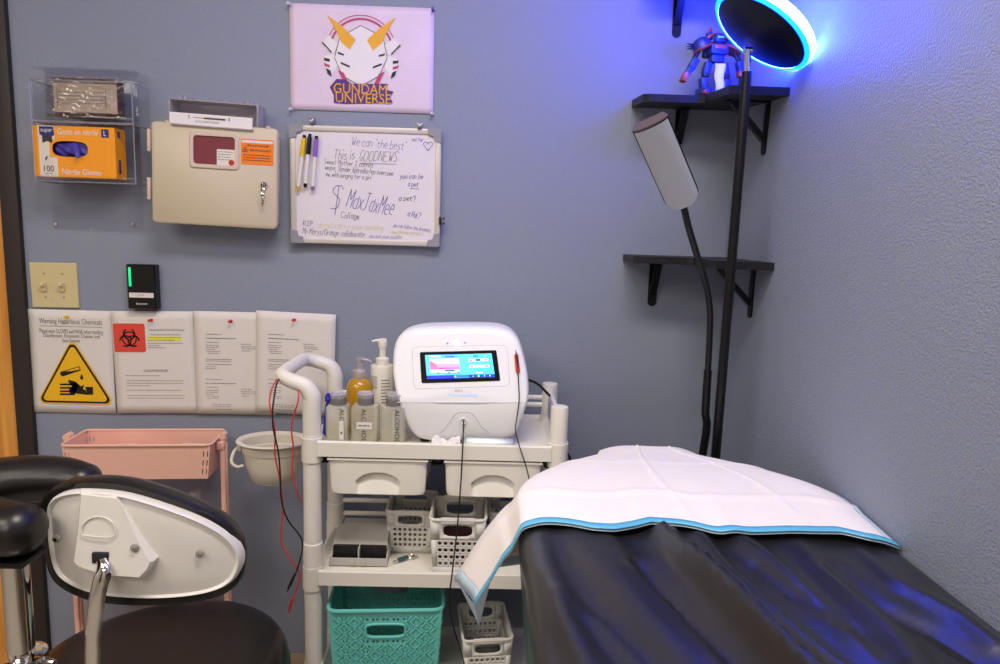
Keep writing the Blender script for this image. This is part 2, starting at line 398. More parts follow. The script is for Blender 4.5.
GL = {'a':'36 16 05 03 12 32;37 32','b':'09 02 22 33 35 26 06','c':'36 16 05 03 12 32','d':'39 32 12 03 05 16 36','e':'04 34 35 26 16 05 03 12 32','f':'39 29 18 12;06 26','g':'36 16 05 03 12 32;36 31 20 00','h':'09 02;05 16 26 35 32','i':'06 02;08 09','j':'26 21 10 00','k':'09 02;26 04 32','l':'09 02 12','m':'06 02;05 16 25 22;25 36 45 42','n':'06 02;05 16 26 35 32','o':'16 05 03 12 22 33 35 26 16','p':'06 00;06 26 35 33 22 02','r':'06 02;04 15 26 36','s':'36 16 05 24 33 22 02','t':'18 13 22 32;06 36','u':'06 03 12 22 33 36;36 32','v':'06 22 46','w':'06 12 25 32 46','x':'06 32;36 02','y':'06 23;36 10 00','W':'09 12 26 32 49','T':'09 49;29 22','G':'39 19 07 04 12 32 34 24','O':'19 07 04 12 32 44 47 39 19','D':'09 02 22 44 47 29 09','N':'02 09 42 49','E':'49 09 02 42;06 36','S':'48 39 19 08 07 35 33 22 02','M':'02 09 25 49 42','I':'29 22;09 49;02 42','J':'49 09;29 23 12 02','R':'02 09 29 38 36 25 05 42','P':'02 09 29 38 36 25 05','C':'48 39 19 07 04 12 32 43','A':'02 29 42;15 35','$':'48 39 19 08 07 35 33 22 02;20 29','"':'08 09;18 19','?':'08 19 29 38 36 24;22 21',',':'12 00','/':'01 39',' ':''}
def wtext(mb, s, x0,y0,x1,y1, shear=.15, rot=0, wd=.0011):
    a = wq(x0,y1); b = wq(x1,y0); rj = random.Random(len(s)+int(x0)); x = 0; segs = []
    for ch in s:
        gl_ = GL.get(ch,''); jz = rj.uniform(-.4,.4); k = rj.uniform(.9,1.1)
        for ln in gl_.split(';'):
            q_ = [(x+int(c[0])*k, int(c[1])+jz) for c in ln.split()]
            segs += list(zip(q_,q_[1:]))
        mxx = max([int(c[0]) for c in gl_.replace(';',' ').split()] or [1]); x += mxx*k+1.5
    W_ = b[0]-a[0]; H_ = b[1]-a[1]; cx_,cz_ = (a[0]+b[0])/2,(a[1]+b[1])/2
    def T(p):
        X = (p[0]/x-.5)*W_; Z = ((p[1]-1)/8-.5)*H_; X += shear*Z
        return cx_+X*math.cos(rot)-Z*math.sin(rot), cz_+X*math.sin(rot)+Z*math.cos(rot)
    for p,q_ in segs:
        p = T(p); q_ = T(q_); dx,dz = q_[0]-p[0],q_[1]-p[1]; L_ = math.hypot(dx,dz) or 1; nx,nz = -dz/L_*wd/2, dx/L_*wd/2; ex,ez = dx/L_*wd*.3, dz/L_*wd*.3
        mb.poly([(p[0]-ex+nx,.0012,p[1]-ez+nz),(q_[0]+ex+nx,.0012,q_[1]+ez+nz),(q_[0]+ex-nx,.0012,q_[1]+ez-nz),(p[0]-ex-nx,.0012,p[1]-ez-nz)])
m_vio = mat('marker_violet', (118,104,176), .6); m_grey = mat('marker_grey', (128,120,132), .6); m_dk = mat('marker_dark', (58,52,66), .6); m_yel = mat('marker_yellow', (228,214,120), .6)
mb = MB()
mb.m = 0
wtext(mb,'We can "the best"',352,140,407,148,rot=-.06,wd=.0009)
wtext(mb,'$',332,186,346,212,wd=.0016); wtext(mb,'MaxJaxMee',348,194,396,213,rot=-.18,wd=.0016)
wtext(mb,'you can be',400,174,424,179); wtext(mb,'a pet',408,182,419,187); wtext(mb,'a Pal?',408,212,421,218,rot=-.2); wtext(mb,'not for',412,137.5,424,141.5,wd=.0008)
a,b = wq(410,188.6), wq(419,188); mb.rect(a[0],b[0],a[1]-.0006,a[1]+.0006,.0011)
wtext(mb,'you can follow the dreaming',393,226,431,229.5,rot=-.12,wd=.0006); wtext(mb,'me and your puddle',370,235,402,238.5,wd=.0006)
# little heart
hx, hz = wq(428,146); ring(mb, hx-.006, hz+.004, .005, .0064, 0, PI, .0011, 10); ring(mb, hx+.006, hz+.004, .005, .0064, 0, PI, .0011, 10)
mb.poly([(hx-.0124,.0011,hz+.004),(hx-.011,.0011,hz+.004),(hx+.001,.0011,hz-.011),(hx-.001,.0011,hz-.012)]); mb.poly([(hx+.0124,.0011,hz+.004),(hx+.011,.0011,hz+.004),(hx-.001,.0011,hz-.011),(hx+.001,.0011,hz-.012)])
mb.m = 1
wtext(mb,'This is',334,150,356,160); wtext(mb,'GOODNEWS',360,152,399,162,shear=.25)
a,b = wq(360,163), wq(396,164); mb.rect(a[0],b[0],a[1]-.0008,a[1]+.0004,.0011)
wtext(mb,'Collage',341,213,360,219,rot=-.05); wtext(mb,'RIP',303,221,313,226); wtext(mb,'Mr Marys/Orange  collaborate',303,230.5,365,235.5,rot=-.03,wd=.0009)
mb.m = 2
wtext(mb,'Sweet Mother I cannot',324,161.5,374,165.5,rot=-.05,wd=.0007); wtext(mb,'weave, Slender Aphrodite has overcome',325,168.5,394,172.5,rot=-.06,wd=.0007); wtext(mb,'me with longing for a girl',326,174,372,178,rot=-.05,wd=.0007)
wtext(mb,'a pet?',399,196,416,201)
mb.m = 3
wtext(mb,'do not carry your pudding',318,224,384,229,rot=-.02,wd=.0007); wtext(mb,'coordinate amounts',390,231,425,234.5,rot=-.02,wd=.0007)
mb.build('handwriting', [m_vio,m_grey,m_dk,m_yel], wb, smooth=0, recalc=False)
m_clip = mat('clip_grey', (150,145,150), .25, metal=.7)
for px,py in ((312,122),(420,127)):
    x,z = wq(px,py); mb = MB(); mb.box((x,.004,z),(.011,.022,.012),.002); mb.cyl((x-.006,.002,z+.007),(x+.006,.002,z+.007),.003,n=10); mb.cyl((x+.001,-.006,z+.006),(x+.001,.018,z+.006),.0035,n=10); mb.build('mounting_clip', m_clip, wb)
x,z = wq(441,221); mb = MB(); mb.box((x-.002,.004,z),(.006,.020,.02),.001); mb.cyl((x+.004,0,z+.006),(x+.009,0,z+.006),.003,n=10); mb.cyl((x+.004,0,z-.006),(x+.009,0,z-.006),.003,n=10); part(mb.build('mounting_clip', m_black, wb),'black clip on the right edge')
def marker(x0,y0,x1,y1,m,mbase,lab):
    a = PY(x0,y0,WY-.0305); b = PY(x1,y1,WY-.0305); d = b-a; L = d.length
    ang = math.atan2(d.x, d.z)
    t = thing('marker_pen', lab, 'marker', b, (0, ang+PI if d.z<0 else ang, 0), 'dry erase markers on the whiteboard')
    # local z runs up the pen, base at b
    prof = [(.0045,.012),(.0048,.014),(.0048,L*.62)]
    MB().lathe([(.0048,.010),(.0048,L*.63)],n=14).build('barrel', m_white, t)
    part(MB().lathe([(.0001,0),(.003,0),(.0042,.004),(.0047,.0105)],n=14).build('end_plug', mbase, t), 'coloured end plug')
    part(MB().lathe([(.0055,L*.62),(.0056,L*.63),(.0054,L*.94),(.0045,L*.945),(.0001,L*.945)],n=14).build('cap', m, t), 'coloured cap')
    part(MB().lathe([(.0042,L*.94),(.0042,L),(.0001,L)],n=14).build('cap_end', m_black, t), 'black cap tip')
    MB().text('DRY ERASE', -.0012+0, .0012, L*.2, L*.55, -.005).build('lettering', m_ink, t, smooth=0) if False else None
    return t
marker(304.5,135,298,190.5, mat('cap_yellow',(240,196,10),.35), mat('plug_yellow',(230,180,20),.4), 'yellow capped dry erase marker at the left edge of the whiteboard')
marker(310,134,305,187.5, mat('cap_black',(16,16,18),.35), m_black, 'black capped dry erase marker between the yellow and purple ones')
marker(316.5,136,312.5,190.5, mat('cap_purple',(150,100,190),.35), mat('plug_purple',(140,110,165),.4), 'purple capped dry erase marker nearest the writing on the whiteboard')

# ---------------------------------------------------------------- sharps cabinet
SY = 1.70
ce, sw, sh_, sa = frame((149.5,121),(276.5,128),(277.5,230),(153,222), SY)
cab = thing('sharps_cabinet', 'beige locking sharps cabinet on the wall with a small red window', 'medical cabinet', ce, (0,sa,0))
def rrect(w_, h_, r, n=5, cx=0, cz=0):
    out = []
    for sx,sz,a0 in ((1,1,0),(-1,1,PI/2),(-1,-1,PI),(1,-1,3*PI/2)):
        for i in range(n+1):
            a = a0+PI/2*i/n; out.append((cx+sx*(w_/2-r)+r*math.cos(a), cz+sz*(h_/2-r)+r*math.sin(a)))
    return out
def loft(mb, rings):
    n = len(rings[0]); vs = [p for r in rings for p in r]
    fs = [(i*n+j,i*n+(j+1)%n,(i+1)*n+(j+1)%n,(i+1)*n+j) for i in range(len(rings)-1) for j in range(n)]
    fs += [tuple(range(n)), tuple(range((len(rings)-1)*n, len(rings)*n))]; return mb.add(vs, fs)
def rr3(w_,h_,r,y,n=5,cx=0,cz=0): return [(x,y,z) for x,z in rrect(w_,h_,r,n,cx,cz)]
mb = MB(); loft(mb, [rr3(sw*.985,sh_*.985,.012,.014), rr3(sw*.97,sh_*.96,.012,.03), rr3(sw*.9,sh_*.93,.012,.079)])
mb.build('body', m_beige, cab)
mb = MB(); loft(mb, [rr3(sw-.008,sh_-.008,.008,0), rr3(sw-.002,sh_-.002,.010,.002), rr3(sw,sh_,.012,.006), rr3(sw,sh_,.012,.014)])
for dx in (-.38,-.1,.42): mb.cyl((sw*dx,.006,sh_/2-.002),(sw*dx,.006,sh_/2+.004),.006,n=12) if dx != -.1 else None
door = mb.build('door', m_beige, cab)
def cq(px,py): p = Matrix.Rotation(-sa,3,'Y') @ (PY(px,py,SY)-ce); return p.x, p.z
(ax,az),(bx,bz) = cq(189,130), cq(240,171); wcx,wcz,ww,wh = (ax+bx)/2,(az+bz)/2,bx-ax,az-bz
m_bez = mat('window_bezel', (216,196,182), .4); m_redwin = mat('sharps_red', (128,56,66), .25, coat=.5, sub=0)
mb = MB(); 
o = rrect(ww,wh,.010,5,wcx,wcz); i1 = rrect(ww-.006,wh-.006,.009,5,wcx,wcz); i2 = rrect(ww-.022,wh-.022,.008,5,wcx,wcz); n = len(o)
vs = [(x,-.0002,z) for x,z in o]+[(x,-.004,z) for x,z in i1]+[(x,-.004,z) for x,z in i2]+[(x,.001,z) for x,z in i2]
mb.add(vs, [(k*n+j,k*n+(j+1)%n,(k+1)*n+(j+1)%n,(k+1)*n+j) for k in range(3) for j in range(n)])
bz_ = mb.build('window_frame', m_bez, door, recalc=False)
win = MB().add([(x,-.0008,z) for x,z in i2],[tuple(range(n))]).build('window', m_redwin, door, smooth=0)
mb = MB(); (ax,az),(bx,bz) = cq(217,149), cq(235,166.5)
mb.m=0; mb.rect(ax,bx,bz,az,-.0012); mb.m=1
rn = random.Random(3)
for k in range(4): mb.lines(ax+.002, bx-.004-k*.003, az-.006-k*.006, .0014, -.0015, rn)
mb.m=2; ring(mb, bx-.008, bz+.008, 0, .007, 0, 2*PI, -.0016, 16)
mb.m=3; ring(mb, bx-.008, bz+.008, .0025, .0035, 0, 2*PI, -.0018, 12)
part(mb.build('label', [m_paper,m_ink,m_red,m_inkd], door, smooth=0, recalc=False), 'white label with a red round symbol behind the window')
mb = MB(); (ax,az),(bx,bz) = cq(241,138.5), cq(273.5,166)
m_or2 = mat('label_orange', (244,128,30), .5)
mb.m=0; mb.rect(ax,bx,bz,az,-.0006); mb.m=1; mb.rect(ax+.002,bx-.002,az-.009,az-.003,-.0009)
mb.m=2; mb.text('WARNING', ax+.020, bx-.018, az-.0175, az-.0125, -.0012); mb.poly([(ax+.013,-.0012,az-.015),(ax+.019,-.0012,az-.0125),(ax+.019,-.0012,az-.0175)]); mb.poly([(bx-.010,-.0012,az-.015),(bx-.017,-.0012,az-.0125),(bx-.017,-.0012,az-.0175)])
mb.text('BIOHAZARD', ax+.022, bx-.006, az-.028, az-.023, -.0012)
for k in range(3): mb.lines(ax+.006, bx-.006, az-.037-k*.006, .0016, -.0012, rn)
for a in (90,210,330):
    ring(mb, ax+.010+.0035*math.cos(math.radians(a)), az-.026+.0035*math.sin(math.radians(a)), .0022,.0032,0,2*PI,-.0012,12)
part(mb.build('warning_label', [m_or2,m_paper,m_inkd], door, smooth=0, recalc=False), 'orange biohazard warning label')
lx,lz = cq(264.5,185.5)
mb = MB(); mb.lathe([(.0001,-.006),(.006,-.006),(.0085,-.0045),(.0095,0),(.0095,.002)],(lx,0,lz),20,rot=(-PI/2,0,0)) ; mb.box((lx,-.0,lz),(.002,.016,.007))
lk = MB(); lk.lathe([(.0001,.008),(.006,.008),(.0085,.006),(.0095,0)],(lx,0,lz),20,rot=(PI/2,0,0)); lk.box((lx,-.009,lz),(.0016,.012,.010),.0005)
lock = lk.build('lock', m_chrome, door)
kt = thing('key', 'small silver key hanging from the cabinet lock', 'key', WM[cab.name] @ Vector((lx,-.016,lz-.045)), (0,sa+.05,0))
mb = MB(); mb.tube([(0,0,.038),(.004,0,.034),(.004,0,.028),(0,0,.025),(-.004,0,.028),(-.004,0,.034),(0,0,.038)],.0008,n=6); mb.build('ring', m_chrome, kt)
mb = MB(); mb.box((0,0,.021),(.010,.0016,.010),.001); mb.box((0,0,.007),(.0045,.0016,.022),.0005); mb.box((.003,0,.003),(.002,.0016,.003)); mb.box((.003,0,.009),(.002,.0016,.003)); mb.build('blade', m_chrome, kt)
for py in (140,188+0.5):
    x,z = cq(150.5,py)
    mb = MB(); mb.box((x-.004,.006,z),(.005,.012,.052),.001)
    for k in range(6): mb.cyl((x-.007,.003,z-.025+k*.0088),(x-.007,.003,z-.018+k*.0088),.0028,n=10)
    mb.build('hinge', m_bez, cab)
# clear drop-in container on top
TY = SY
ce2, tw, th, ta = frame((168,98),(258,104),(257,132),(168,124), TY)
sc_ = thing('sharps_container', 'translucent sharps container lid standing open on top of the beige cabinet', 'sharps container', ce2, (0,ta,0))
mb = MB()
mb.box((0,.058,0),(tw,.003,th),.001); mb.box((-tw/2+.0015,.030,0),(.003,.056,th),.001); mb.box((tw/2-.0015,.030,0),(.003,.056,th),.001)
mb.box((0,.030,th/2-.0015),(tw,.056,.003),.001); mb.box((0,.022,-th/2+.002),(tw*.92,.056,.004),.001)
mb.box((0,.001,-th/2+.006),(tw*.9,.003,.012),.001)
for s in (-1,1):
    for k in (-1,0,1): mb.box((s*tw*.35+k*.011,.03,th/2+.004),(.0015 if k else .006,.02,.010 if k else .006),.0004)
mb.build('box', m_filmy, sc_)
mb = MB(); mb.m=0; z0 = -th*.18
mb.box((-.004,.0,z0-.004),(tw*.93,.003,.028),.0012); mb.m=1
mb.rect(-.045,.012+.02,z0+.0004,z0+.0016,-.0022); mb.rect(-.02,.03,z0-.001,z0+.003,-.0022); mb.rect(.038,.040,z0-.002,z0+.006,-.0022); mb.rect(-.056,-.054,z0-.002,z0+.006,-.0022)
mb.text('UP TO DROP SYRINGE', -.04, .016, z0-.0095, z0-.0055, -.0022)
part(mb.build('flap', [m_pwh,m_ink], sc_, smooth=0, recalc=False), 'white flap with a printed syringe drawing')

# ---------------------------------------------------------------- clear dispenser with glove box and foil pack
GY = 1.69
hold = thing('glove_box_holder', 'clear acrylic two-tier dispenser on the wall holding an orange glove box', 'dispenser', PY(90,233,WY-.006))
def wb_(mb, px0,py0,px1,py1,Y,t=.003):   # upright sheet from pixel corners at depth Y
    a = PY(px0,py0,Y); b = PY(px1,py1,Y); mb.box(((a.x+b.x)/2,Y,(a.z+b.z)/2),(abs(b.x-a.x),t,abs(b.z-a.z)),.001)
mb = MB(); wb_(mb, 44,68,144,232, WY-.004); mb.build('back_plate', m_acr, hold, world=True)
xl, xr = PY(35,120,GY).x-.004, PY(133,130,GY).x+.004
for (yt,yb) in ((84,121),(126,181)):
    zt, zb = PY(80,yt,GY).z, PY(80,yb,GY).z
    mb = MB()
    mb.box(((xl+xr)/2,(GY+WY-.006)/2,zb-.003),(xr-xl,WY-.006-GY,.003),.001)
    mb.box((xl+.0015,(GY+WY-.006)/2,(zt+zb)/2),(.003,WY-.006-GY,zt-zb+.01),.001)
    mb.box((xr-.0015,(GY+WY-.006)/2,(zt+zb)/2),(.003,WY-.006-GY,zt-zb+.01),.001)
    mb.box(((xl+xr)/2,GY-.005,zb+.004),(xr-xl,.003,.014),.001)
    mb.box(((xl+xr)/2,GY-.005,zt+.004),(xr-xl,.003,.006),.001)
    tr_ = mb.build('tier', m_acr, hold, world=True)
    eb = MB(); e_=.0016
    for zz_ in (zt+.006,zb-.003): eb.cyl((xl,GY-.006,zz_),(xr,GY-.006,zz_),e_,n=6)
    for xx_ in (xl,xr):
        eb.cyl((xx_,GY-.006,zt+.006),(xx_,GY-.006,zb-.003),e_,n=6); eb.cyl((xx_,GY-.006,zb-.003),(xx_,WY-.008,zb-.003),e_,n=6); eb.cyl((xx_,GY-.006,zt+.006),(xx_,WY-.008,zt+.006),e_,n=6)
    part(eb.build('polished_edge', m_edge, tr_, world=True),'pale polished edges of the clear sheet')
mb = MB(); zt = PY(80,68,GY).z; mb.box(((xl+xr)/2,(GY+WY-.006)/2,zt),(xr-xl,WY-.006-GY,.003),.001); mb.build('top_plate', m_acr, hold, world=True)
mb = MB()
for px in (56,133):
    p = PY(px,224,WY-.0055); mb.cyl(p, p+Vector((0,-.002,0)), .0035, n=12)
mb.build('screw', m_chrome, hold, world=True)
ce, gw, gh, ga = frame((31.5,124.5),(114,128),(117,178.5),(35,176.5), GY)
gb = thing('glove_box', 'orange and white cardboard box of nitrile gloves in the lower tier', 'glove box', ce-Vector((0,0,0)), (0,ga,0))
m_cream = mat('box_cream', (226,216,206), .5); m_blu = mat('glove_navy', (36,40,110), .5); m_orl = mat('glove_orange_light', (252,186,80), .5)
mb = MB()
# front face with a real slot
fw = lambda u,v: ((u-.5)*gw, 0, (v-.5)*gh)
for a,b,mi in ((0,.07,0),(.07,.30,1),(.30,1,0)):
    pass
u0,u1,v0,v1 = .235,.665,.40,.71
n=24
hol = []
for j in range(n):
    a = 2*PI*(j+.5)/n; c_,s_ = math.cos(a),math.sin(a); k=(abs(c_)**3.2+abs(s_)**3.2)**(-1/3.2)
    hol.append(((u0+u1)/2+(u1-u0)/2*c_*k,(v0+v1)/2+(v1-v0)/2*s_*k))
mb.m=0
mb.poly([fw(0,0),fw(.07,0),fw(.07,1),fw(0,1)]); mb.poly([fw(.70,0),fw(1,0),fw(1,1),fw(.70,1)])
mb.m=1
mb.poly([fw(.07,0),fw(.2,0),fw(.2,1),fw(.07,1)])
mb.m=0
sl = MB(); mb.ringhole(fw,.2,.70,.2,.8,(u0+u1)/2,(v0+v1)/2,(u1-u0)/2,(v1-v0)/2,3.2,24)
mb.poly([fw(.2,0),fw(.70,0),fw(.70,.2),fw(.2,.2)]); mb.poly([fw(.2,.8),fw(.70,.8),fw(.70,1),fw(.2,1)])
# cream panel continues round the slot
mb.m=1; e=-.0003
mb.poly([(fw(.2,0)[0],e,fw(0,0)[2]),(fw(.29,0)[0],e,fw(0,0)[2]),(fw(.29,0)[0],e,fw(0,.385)[2]),(fw(.2,0)[0],e,fw(0,.385)[2])])
mb.poly([(fw(.2,0)[0],e,fw(0,.73)[2]),(fw(.27,0)[0],e,fw(0,.73)[2]),(fw(.27,0)[0],e,fw(0,1)[2]),(fw(.2,0)[0],e,fw(0,1)[2])])
mb.m=0; d=.048; X,Z = gw/2, gh/2
mb.poly([(X,0,-Z),(X,d,-Z),(X,d,Z),(X,0,Z)]); mb.poly([(-X,0,-Z),(-X,0,Z),(-X,d,Z),(-X,d,-Z)]); mb.poly([(-X,0,Z),(X,0,Z),(X,d,Z),(-X,d,Z)]); mb.poly([(-X,0,-Z),(-X,d,-Z),(X,d,-Z),(X,0,-Z)]); mb.poly([(-X,d,-Z),(-X,d,Z),(X,d,Z),(X,d,-Z)])
mb.build('carton', [m_orange,m_cream], gb, smooth=0, recalc=False)
mb = MB(); y=-.0008
def gx(u): return (u-.5)*gw
def gz(v): return (v-.5)*gh
mb.m=0; mb.prism([(gx(.09),gz(.84)),(gx(.11),gz(.80)),(gx(.26),gz(.80)),(gx(.27),gz(.84)),(gx(.26),gz(.98)),(gx(.09),gz(.98))],y-.0002,y)
mb.m=1; mb.text('super', gx(.11),gx(.25),gz(.85),gz(.93),y-.0006)
mb.m=3; mb.poly([(gx(.12),y,gz(.80)),(gx(.12),y,gz(.66)),(gx(.18),y,gz(.70)),(gx(.24),y,gz(.66)),(gx(.24),y,gz(.80))])
mb.m=1; mb.text('Gants en nitrile', gx(.31),gx(.80),gz(.83),gz(.95),y)
mb.m=4; mb.lines(gx(.31),gx(.62),gz(.79),.0012,y,rn)
mb.m=0; mb.poly([(gx(.84),y,gz(.80)),(gx(.93),y,gz(.80)),(gx(.93),y,gz(.96)),(gx(.84),y,gz(.96))]); mb.m=1; mb.text('L',gx(.87),gx(.90),gz(.83),gz(.93),y-.0005)
mb.m=3; mb.text('100',gx(.12),gx(.24),gz(.10),gz(.22),y); mb.lines(gx(.13),gx(.24),gz(.06),.001,y,rn)
mb.m=1; mb.text('Nitrile Gloves',gx(.34),gx(.82),gz(.05),gz(.17),y); mb.m=4; mb.lines(gx(.34),gx(.58),gz(.21),.0012,y,rn)
mb.m=2; mb.poly([(gx(.11),y,gz(.28)),(gx(.20),y,gz(.28)),(gx(.20),y,gz(.43)),(gx(.11),y,gz(.43))]); mb.m=0; mb.poly([(gx(.14),y-.0004,gz(.32)),(gx(.16),y-.0004,gz(.33)),(gx(.18),y-.0004,gz(.41)),(gx(.15),y-.0004,gz(.38))])
mb.m=4
for a_,b_,c_,d_ in ((.70,.92,.28,.285),(.70,.92,.80-.05,.755-.0),(.92,.925,.28,.755)): mb.poly([(gx(a_),y,gz(c_)),(gx(b_),y,gz(c_)),(gx(b_),y,gz(d_)),(gx(a_),y,gz(d_))])
# right flank marks
mb.m=0
for v0_,v1_ in ((.10,.38),(.82,.94)): mb.poly([(X+.0006,.012,gz(v0_)),(X+.0006,.022,gz(v0_)),(X+.0006,.022,gz(v1_)),(X+.0006,.012,gz(v1_))])
mb.build('print', [m_blu,m_pwh,m_cream,m_inkd,m_orl], gb, smooth=0, recalc=False)
rg = random.Random(5)
ms = mat('nitrile_glove', (70,60,160), .45); 
def crumple(u,v):
    x=(u-.5)*gw*.42; z=(v-.5)*gh*.34; 
    return (x+gx(.45), .012-.012*math.cos((u-.5)*3)*math.cos((v-.5)*3)+.004*math.sin(u*14+v*5)*math.sin(v*9+u*3), z+gz(.555))
gl = MB(); gl.grid(crumple,24,14)
gl.tube([(gx(.50),.008,gz(.66)),(gx(.53),.0,gz(.56)),(gx(.56),-.008,gz(.46)),(gx(.57),-.012,gz(.38))],[.010,.009,.006,.003],n=9,ell=(1,.6))
gl.tube([(gx(.38),.006,gz(.52)),(gx(.45),-.001,gz(.5)),(gx(.54),-.004,gz(.47))],[.006,.007,.005],n=8,ell=(1,.6))
tag(gl.build('nitrile_gloves', ms, smooth=60), 'purple nitrile glove poking out of the orange box slot', 'glove')
o = bpy.data.objects['nitrile_gloves']; o.matrix_world = WM[gb.name] @ Matrix.Translation(o.location)
WM[o.name] = o.matrix_world.copy()
# foil pack
ce, fwid, fh, fa = frame((45,77),(126,80),(124,119),(46,117), GY+.014)
fp = thing('mask_pack', 'crinkled clear pack with brown bands in the upper tier of the acrylic dispenser', 'pack', ce, (0,fa,0))
m_fbr = mat('pack_brown', (70,30,26), .35); m_ftan = mat('pack_tan', (196,178,158), .45, var=.06, varscale=60); 
mb = MB()
def pk(u,v): 
    return ((u-.5)*fwid*.8, -.006*math.sin(PI*u)**.5*math.sin(PI*v)**.5+.0008*math.sin(u*50+v*20), (v-.5)*fh)
for v0_,v1_,mi in ((0,.13,0),(.13,.86,1),(.86,1,0)):
    mb.m=mi; mb.grid(lambda u,v,a=v0_,b=v1_: pk(u,a+(b-a)*v), 24, 5)
mb.m=0; mb.box((0,.020,0),(fwid*.8,.034,fh*.96),.003)
part(mb.build('carton', [m_fbr,m_ftan], fp, smooth=60, recalc=False),'brown carton with a tan printed middle band')
wr = MB(); rnd = random.Random(9)
def wrap(u,v):
    return ((u-.5)*fwid*(1+.02*math.sin(v*23)), -.010*math.sin(PI*u)**.35+.0025*math.sin(u*31+v*17)*math.cos(v*29+u*7)+.003*abs(2*u-1)**6*math.sin(v*40), (v-.5)*fh*1.03)
wr.grid(wrap,50,30); m_cello = clear('cellophane', (246,244,246), .16, .08, .0, (220,215,215))
wr.build('wrapper', m_cello, fp, smooth=25)
mb = MB(); mb.m=0
for k in range(4): mb.lines(-.06,.05,.012-k*.008,.0016,-.0078,rn)
mb.rect(-.062,-.06,-.022,.02,-.0078); mb.rect(.05,.052,-.022,.02,-.0078)
mb.build('print', [mat('pack_print',(140,124,112),.5)], fp, smooth=0)

# ---------------------------------------------------------------- switch plate and reader
ce, w_, h_, a_ = frame((29.2,262.3),(75.8,263.3),(78.9,308.1),(31.5,307.6), WY-.006)
m_ivory = mat('ivory_plastic', (214,200,150), .35)
sp = thing('switch_plate', 'ivory double light switch plate above the yellow warning sheet', 'light switch', ce, (0,a_,0))
mb = MB(); loft(mb, [rr3(w_-.004,h_-.004,.002,0), rr3(w_,h_,.003,.002), rr3(w_,h_,.003,.0055)]); mb.build('plate', m_ivory, sp)
for s in (-1,1):
    x = s*.023-.0
    mb = MB(); mb.box((x,-.002,-.003),(.010,.008,.024),.0015); mb.box((x,-.010,.002),(.008,.012,.010),.002,rot=(-.5,0,0)); mb.build('toggle', m_ivory, sp)
    for z in (.030,-.030): mb = MB(); mb.lathe([(.0001,.001),(.0025,.0008),(.003,0)],(x,0,z),12,rot=(PI/2,0,0)); mb.build('screw', m_base, sp)
ce, w_, h_, a_ = frame((125.3,264),(155,264.8),(156.2,309.5),(127.3,309), WY-.026)
rd = thing('wall_air_monitor', 'small black wall unit with a glowing green bar beside the light switch', 'wall device', ce, (0,a_,0))
mb = MB(); loft(mb, [rr3(w_-.006,h_-.006,.003,0), rr3(w_,h_,.004,.004), rr3(w_,h_,.004,.024)]); mb.build('case', mat('gloss_black',(12,12,13),.2), rd)
part(MB().box((-w_*.36,-.0006,h_*.22),(.006,.002,h_*.42),.0009).build('status_light', mat('green_led',(10,200,120),.4,emit=(10,230,140),strength=1.0), rd),'glowing green bar')
mb = MB(); mb.m=0; mb.rect(-w_*.42,w_*.42,-h_*.24,-h_*.13,-.0006); mb.m=1; mb.text('(3-15)',-.008,.006,-h_*.205,-h_*.165,-.001); mb.m=0; mb.text('dyson',-w_*.18,w_*.2,-h_*.40,-h_*.34,-.0006) if False else mb.text('Inteset',-w_*.18,w_*.2,-h_*.40,-h_*.345,-.0006)
mb.build('label', [m_paper,m_inkd], rd, smooth=0)

# ---------------------------------------------------------------- papers on the wall
def sheet_of_paper(corners, Y, label, curl=.004):
    ce, w_, h_, a_ = frame(*corners, Y)
    t = thing('paper_notice', label, 'paper notice', ce, (0,a_,0))
    def fn(u,v):
        return ((u-.5)*w_, -.0004-curl*(1-v)**2*(.4+.6*(2*u-1)**2)*.5, (v-.5)*h_)
    MB().grid(fn,10,12).build('sheet', m_paper, t, solid=.0003, offset=0)
    return t, w_, h_, a_, ce
def pq(ce,a_,Y,px,py): p = Matrix.Rotation(-a_,3,'Y') @ (PY(px,py,Y)-ce); return p.x, p.z
Yp = WY-.003
t,w_,h_,a_,ce = sheet_of_paper(((29.2,308.6),(111,311.3),(116.3,413.3),(32.8,411.8)), Yp, 'white notice with a yellow corrosive chemicals triangle, leftmost of the four')
g = lambda px,py: pq(ce,a_,Yp,px,py)
mb = MB(); y=-.0042
mb.m=0
(x0,z0),(x1,z1) = g(39.5,325), g(102,319.5); mb.text('Warning Hazardous Chemicals', x0,x1,z0,z1,-.0012); mb.rect(x0,x1,z0-.0022,z0-.0012,-.0012)
(x0,z0),(x1,z1) = g(40,334), g(103,330); mb.text('Please wear GLOVES and MASK when handling', x0,x1,z0,z1,-.0014)
(x0,z0),(x1,z1) = g(44,338), g(100,334.6); mb.text('Disinfectant, Enzymatic Cleaner and', x0,x1,z0,z1,-.0016)
(x0,z0),(x1,z1) = g(63,342), g(80,339); mb.text('Stain Solution', x0,x1,z0,z1,-.0018)
def tri(cx,cz,R,r,y,n=6):
    out=[]
    for a in (90,210,330):
        A0=math.radians(a); px_,pz_ = cx+(R-r)*math.cos(A0), cz+(R-r)*math.sin(A0)
        for i in range(n+1): b=A0-PI/3+2*PI/3*i/n; out.append((px_+r*math.cos(b),y,pz_+r*math.sin(b)))
    return out
pa_,pb_ = g(73,343), g(73,401); tcx = pa_[0]; R = (pa_[1]-pb_[1])/1.5; tcz = pa_[1]-R
m_wy = mat('warning_yellow', (244,190,20), .5)
mb.m=1; mb.poly(tri(tcx,tcz,R+.002,.012,y+.0008)); mb.m=2; mb.poly(tri(tcx,tcz,R-.003,.011,y+.0004)); mb.m=1; mb.poly(tri(tcx,tcz,R-.010,.008,y))
mb.m=2; y2=y-.0004
def P2(pts, yy_=y2): mb.poly([(g(*p)[0],yy_,g(*p)[1]) for p in pts])
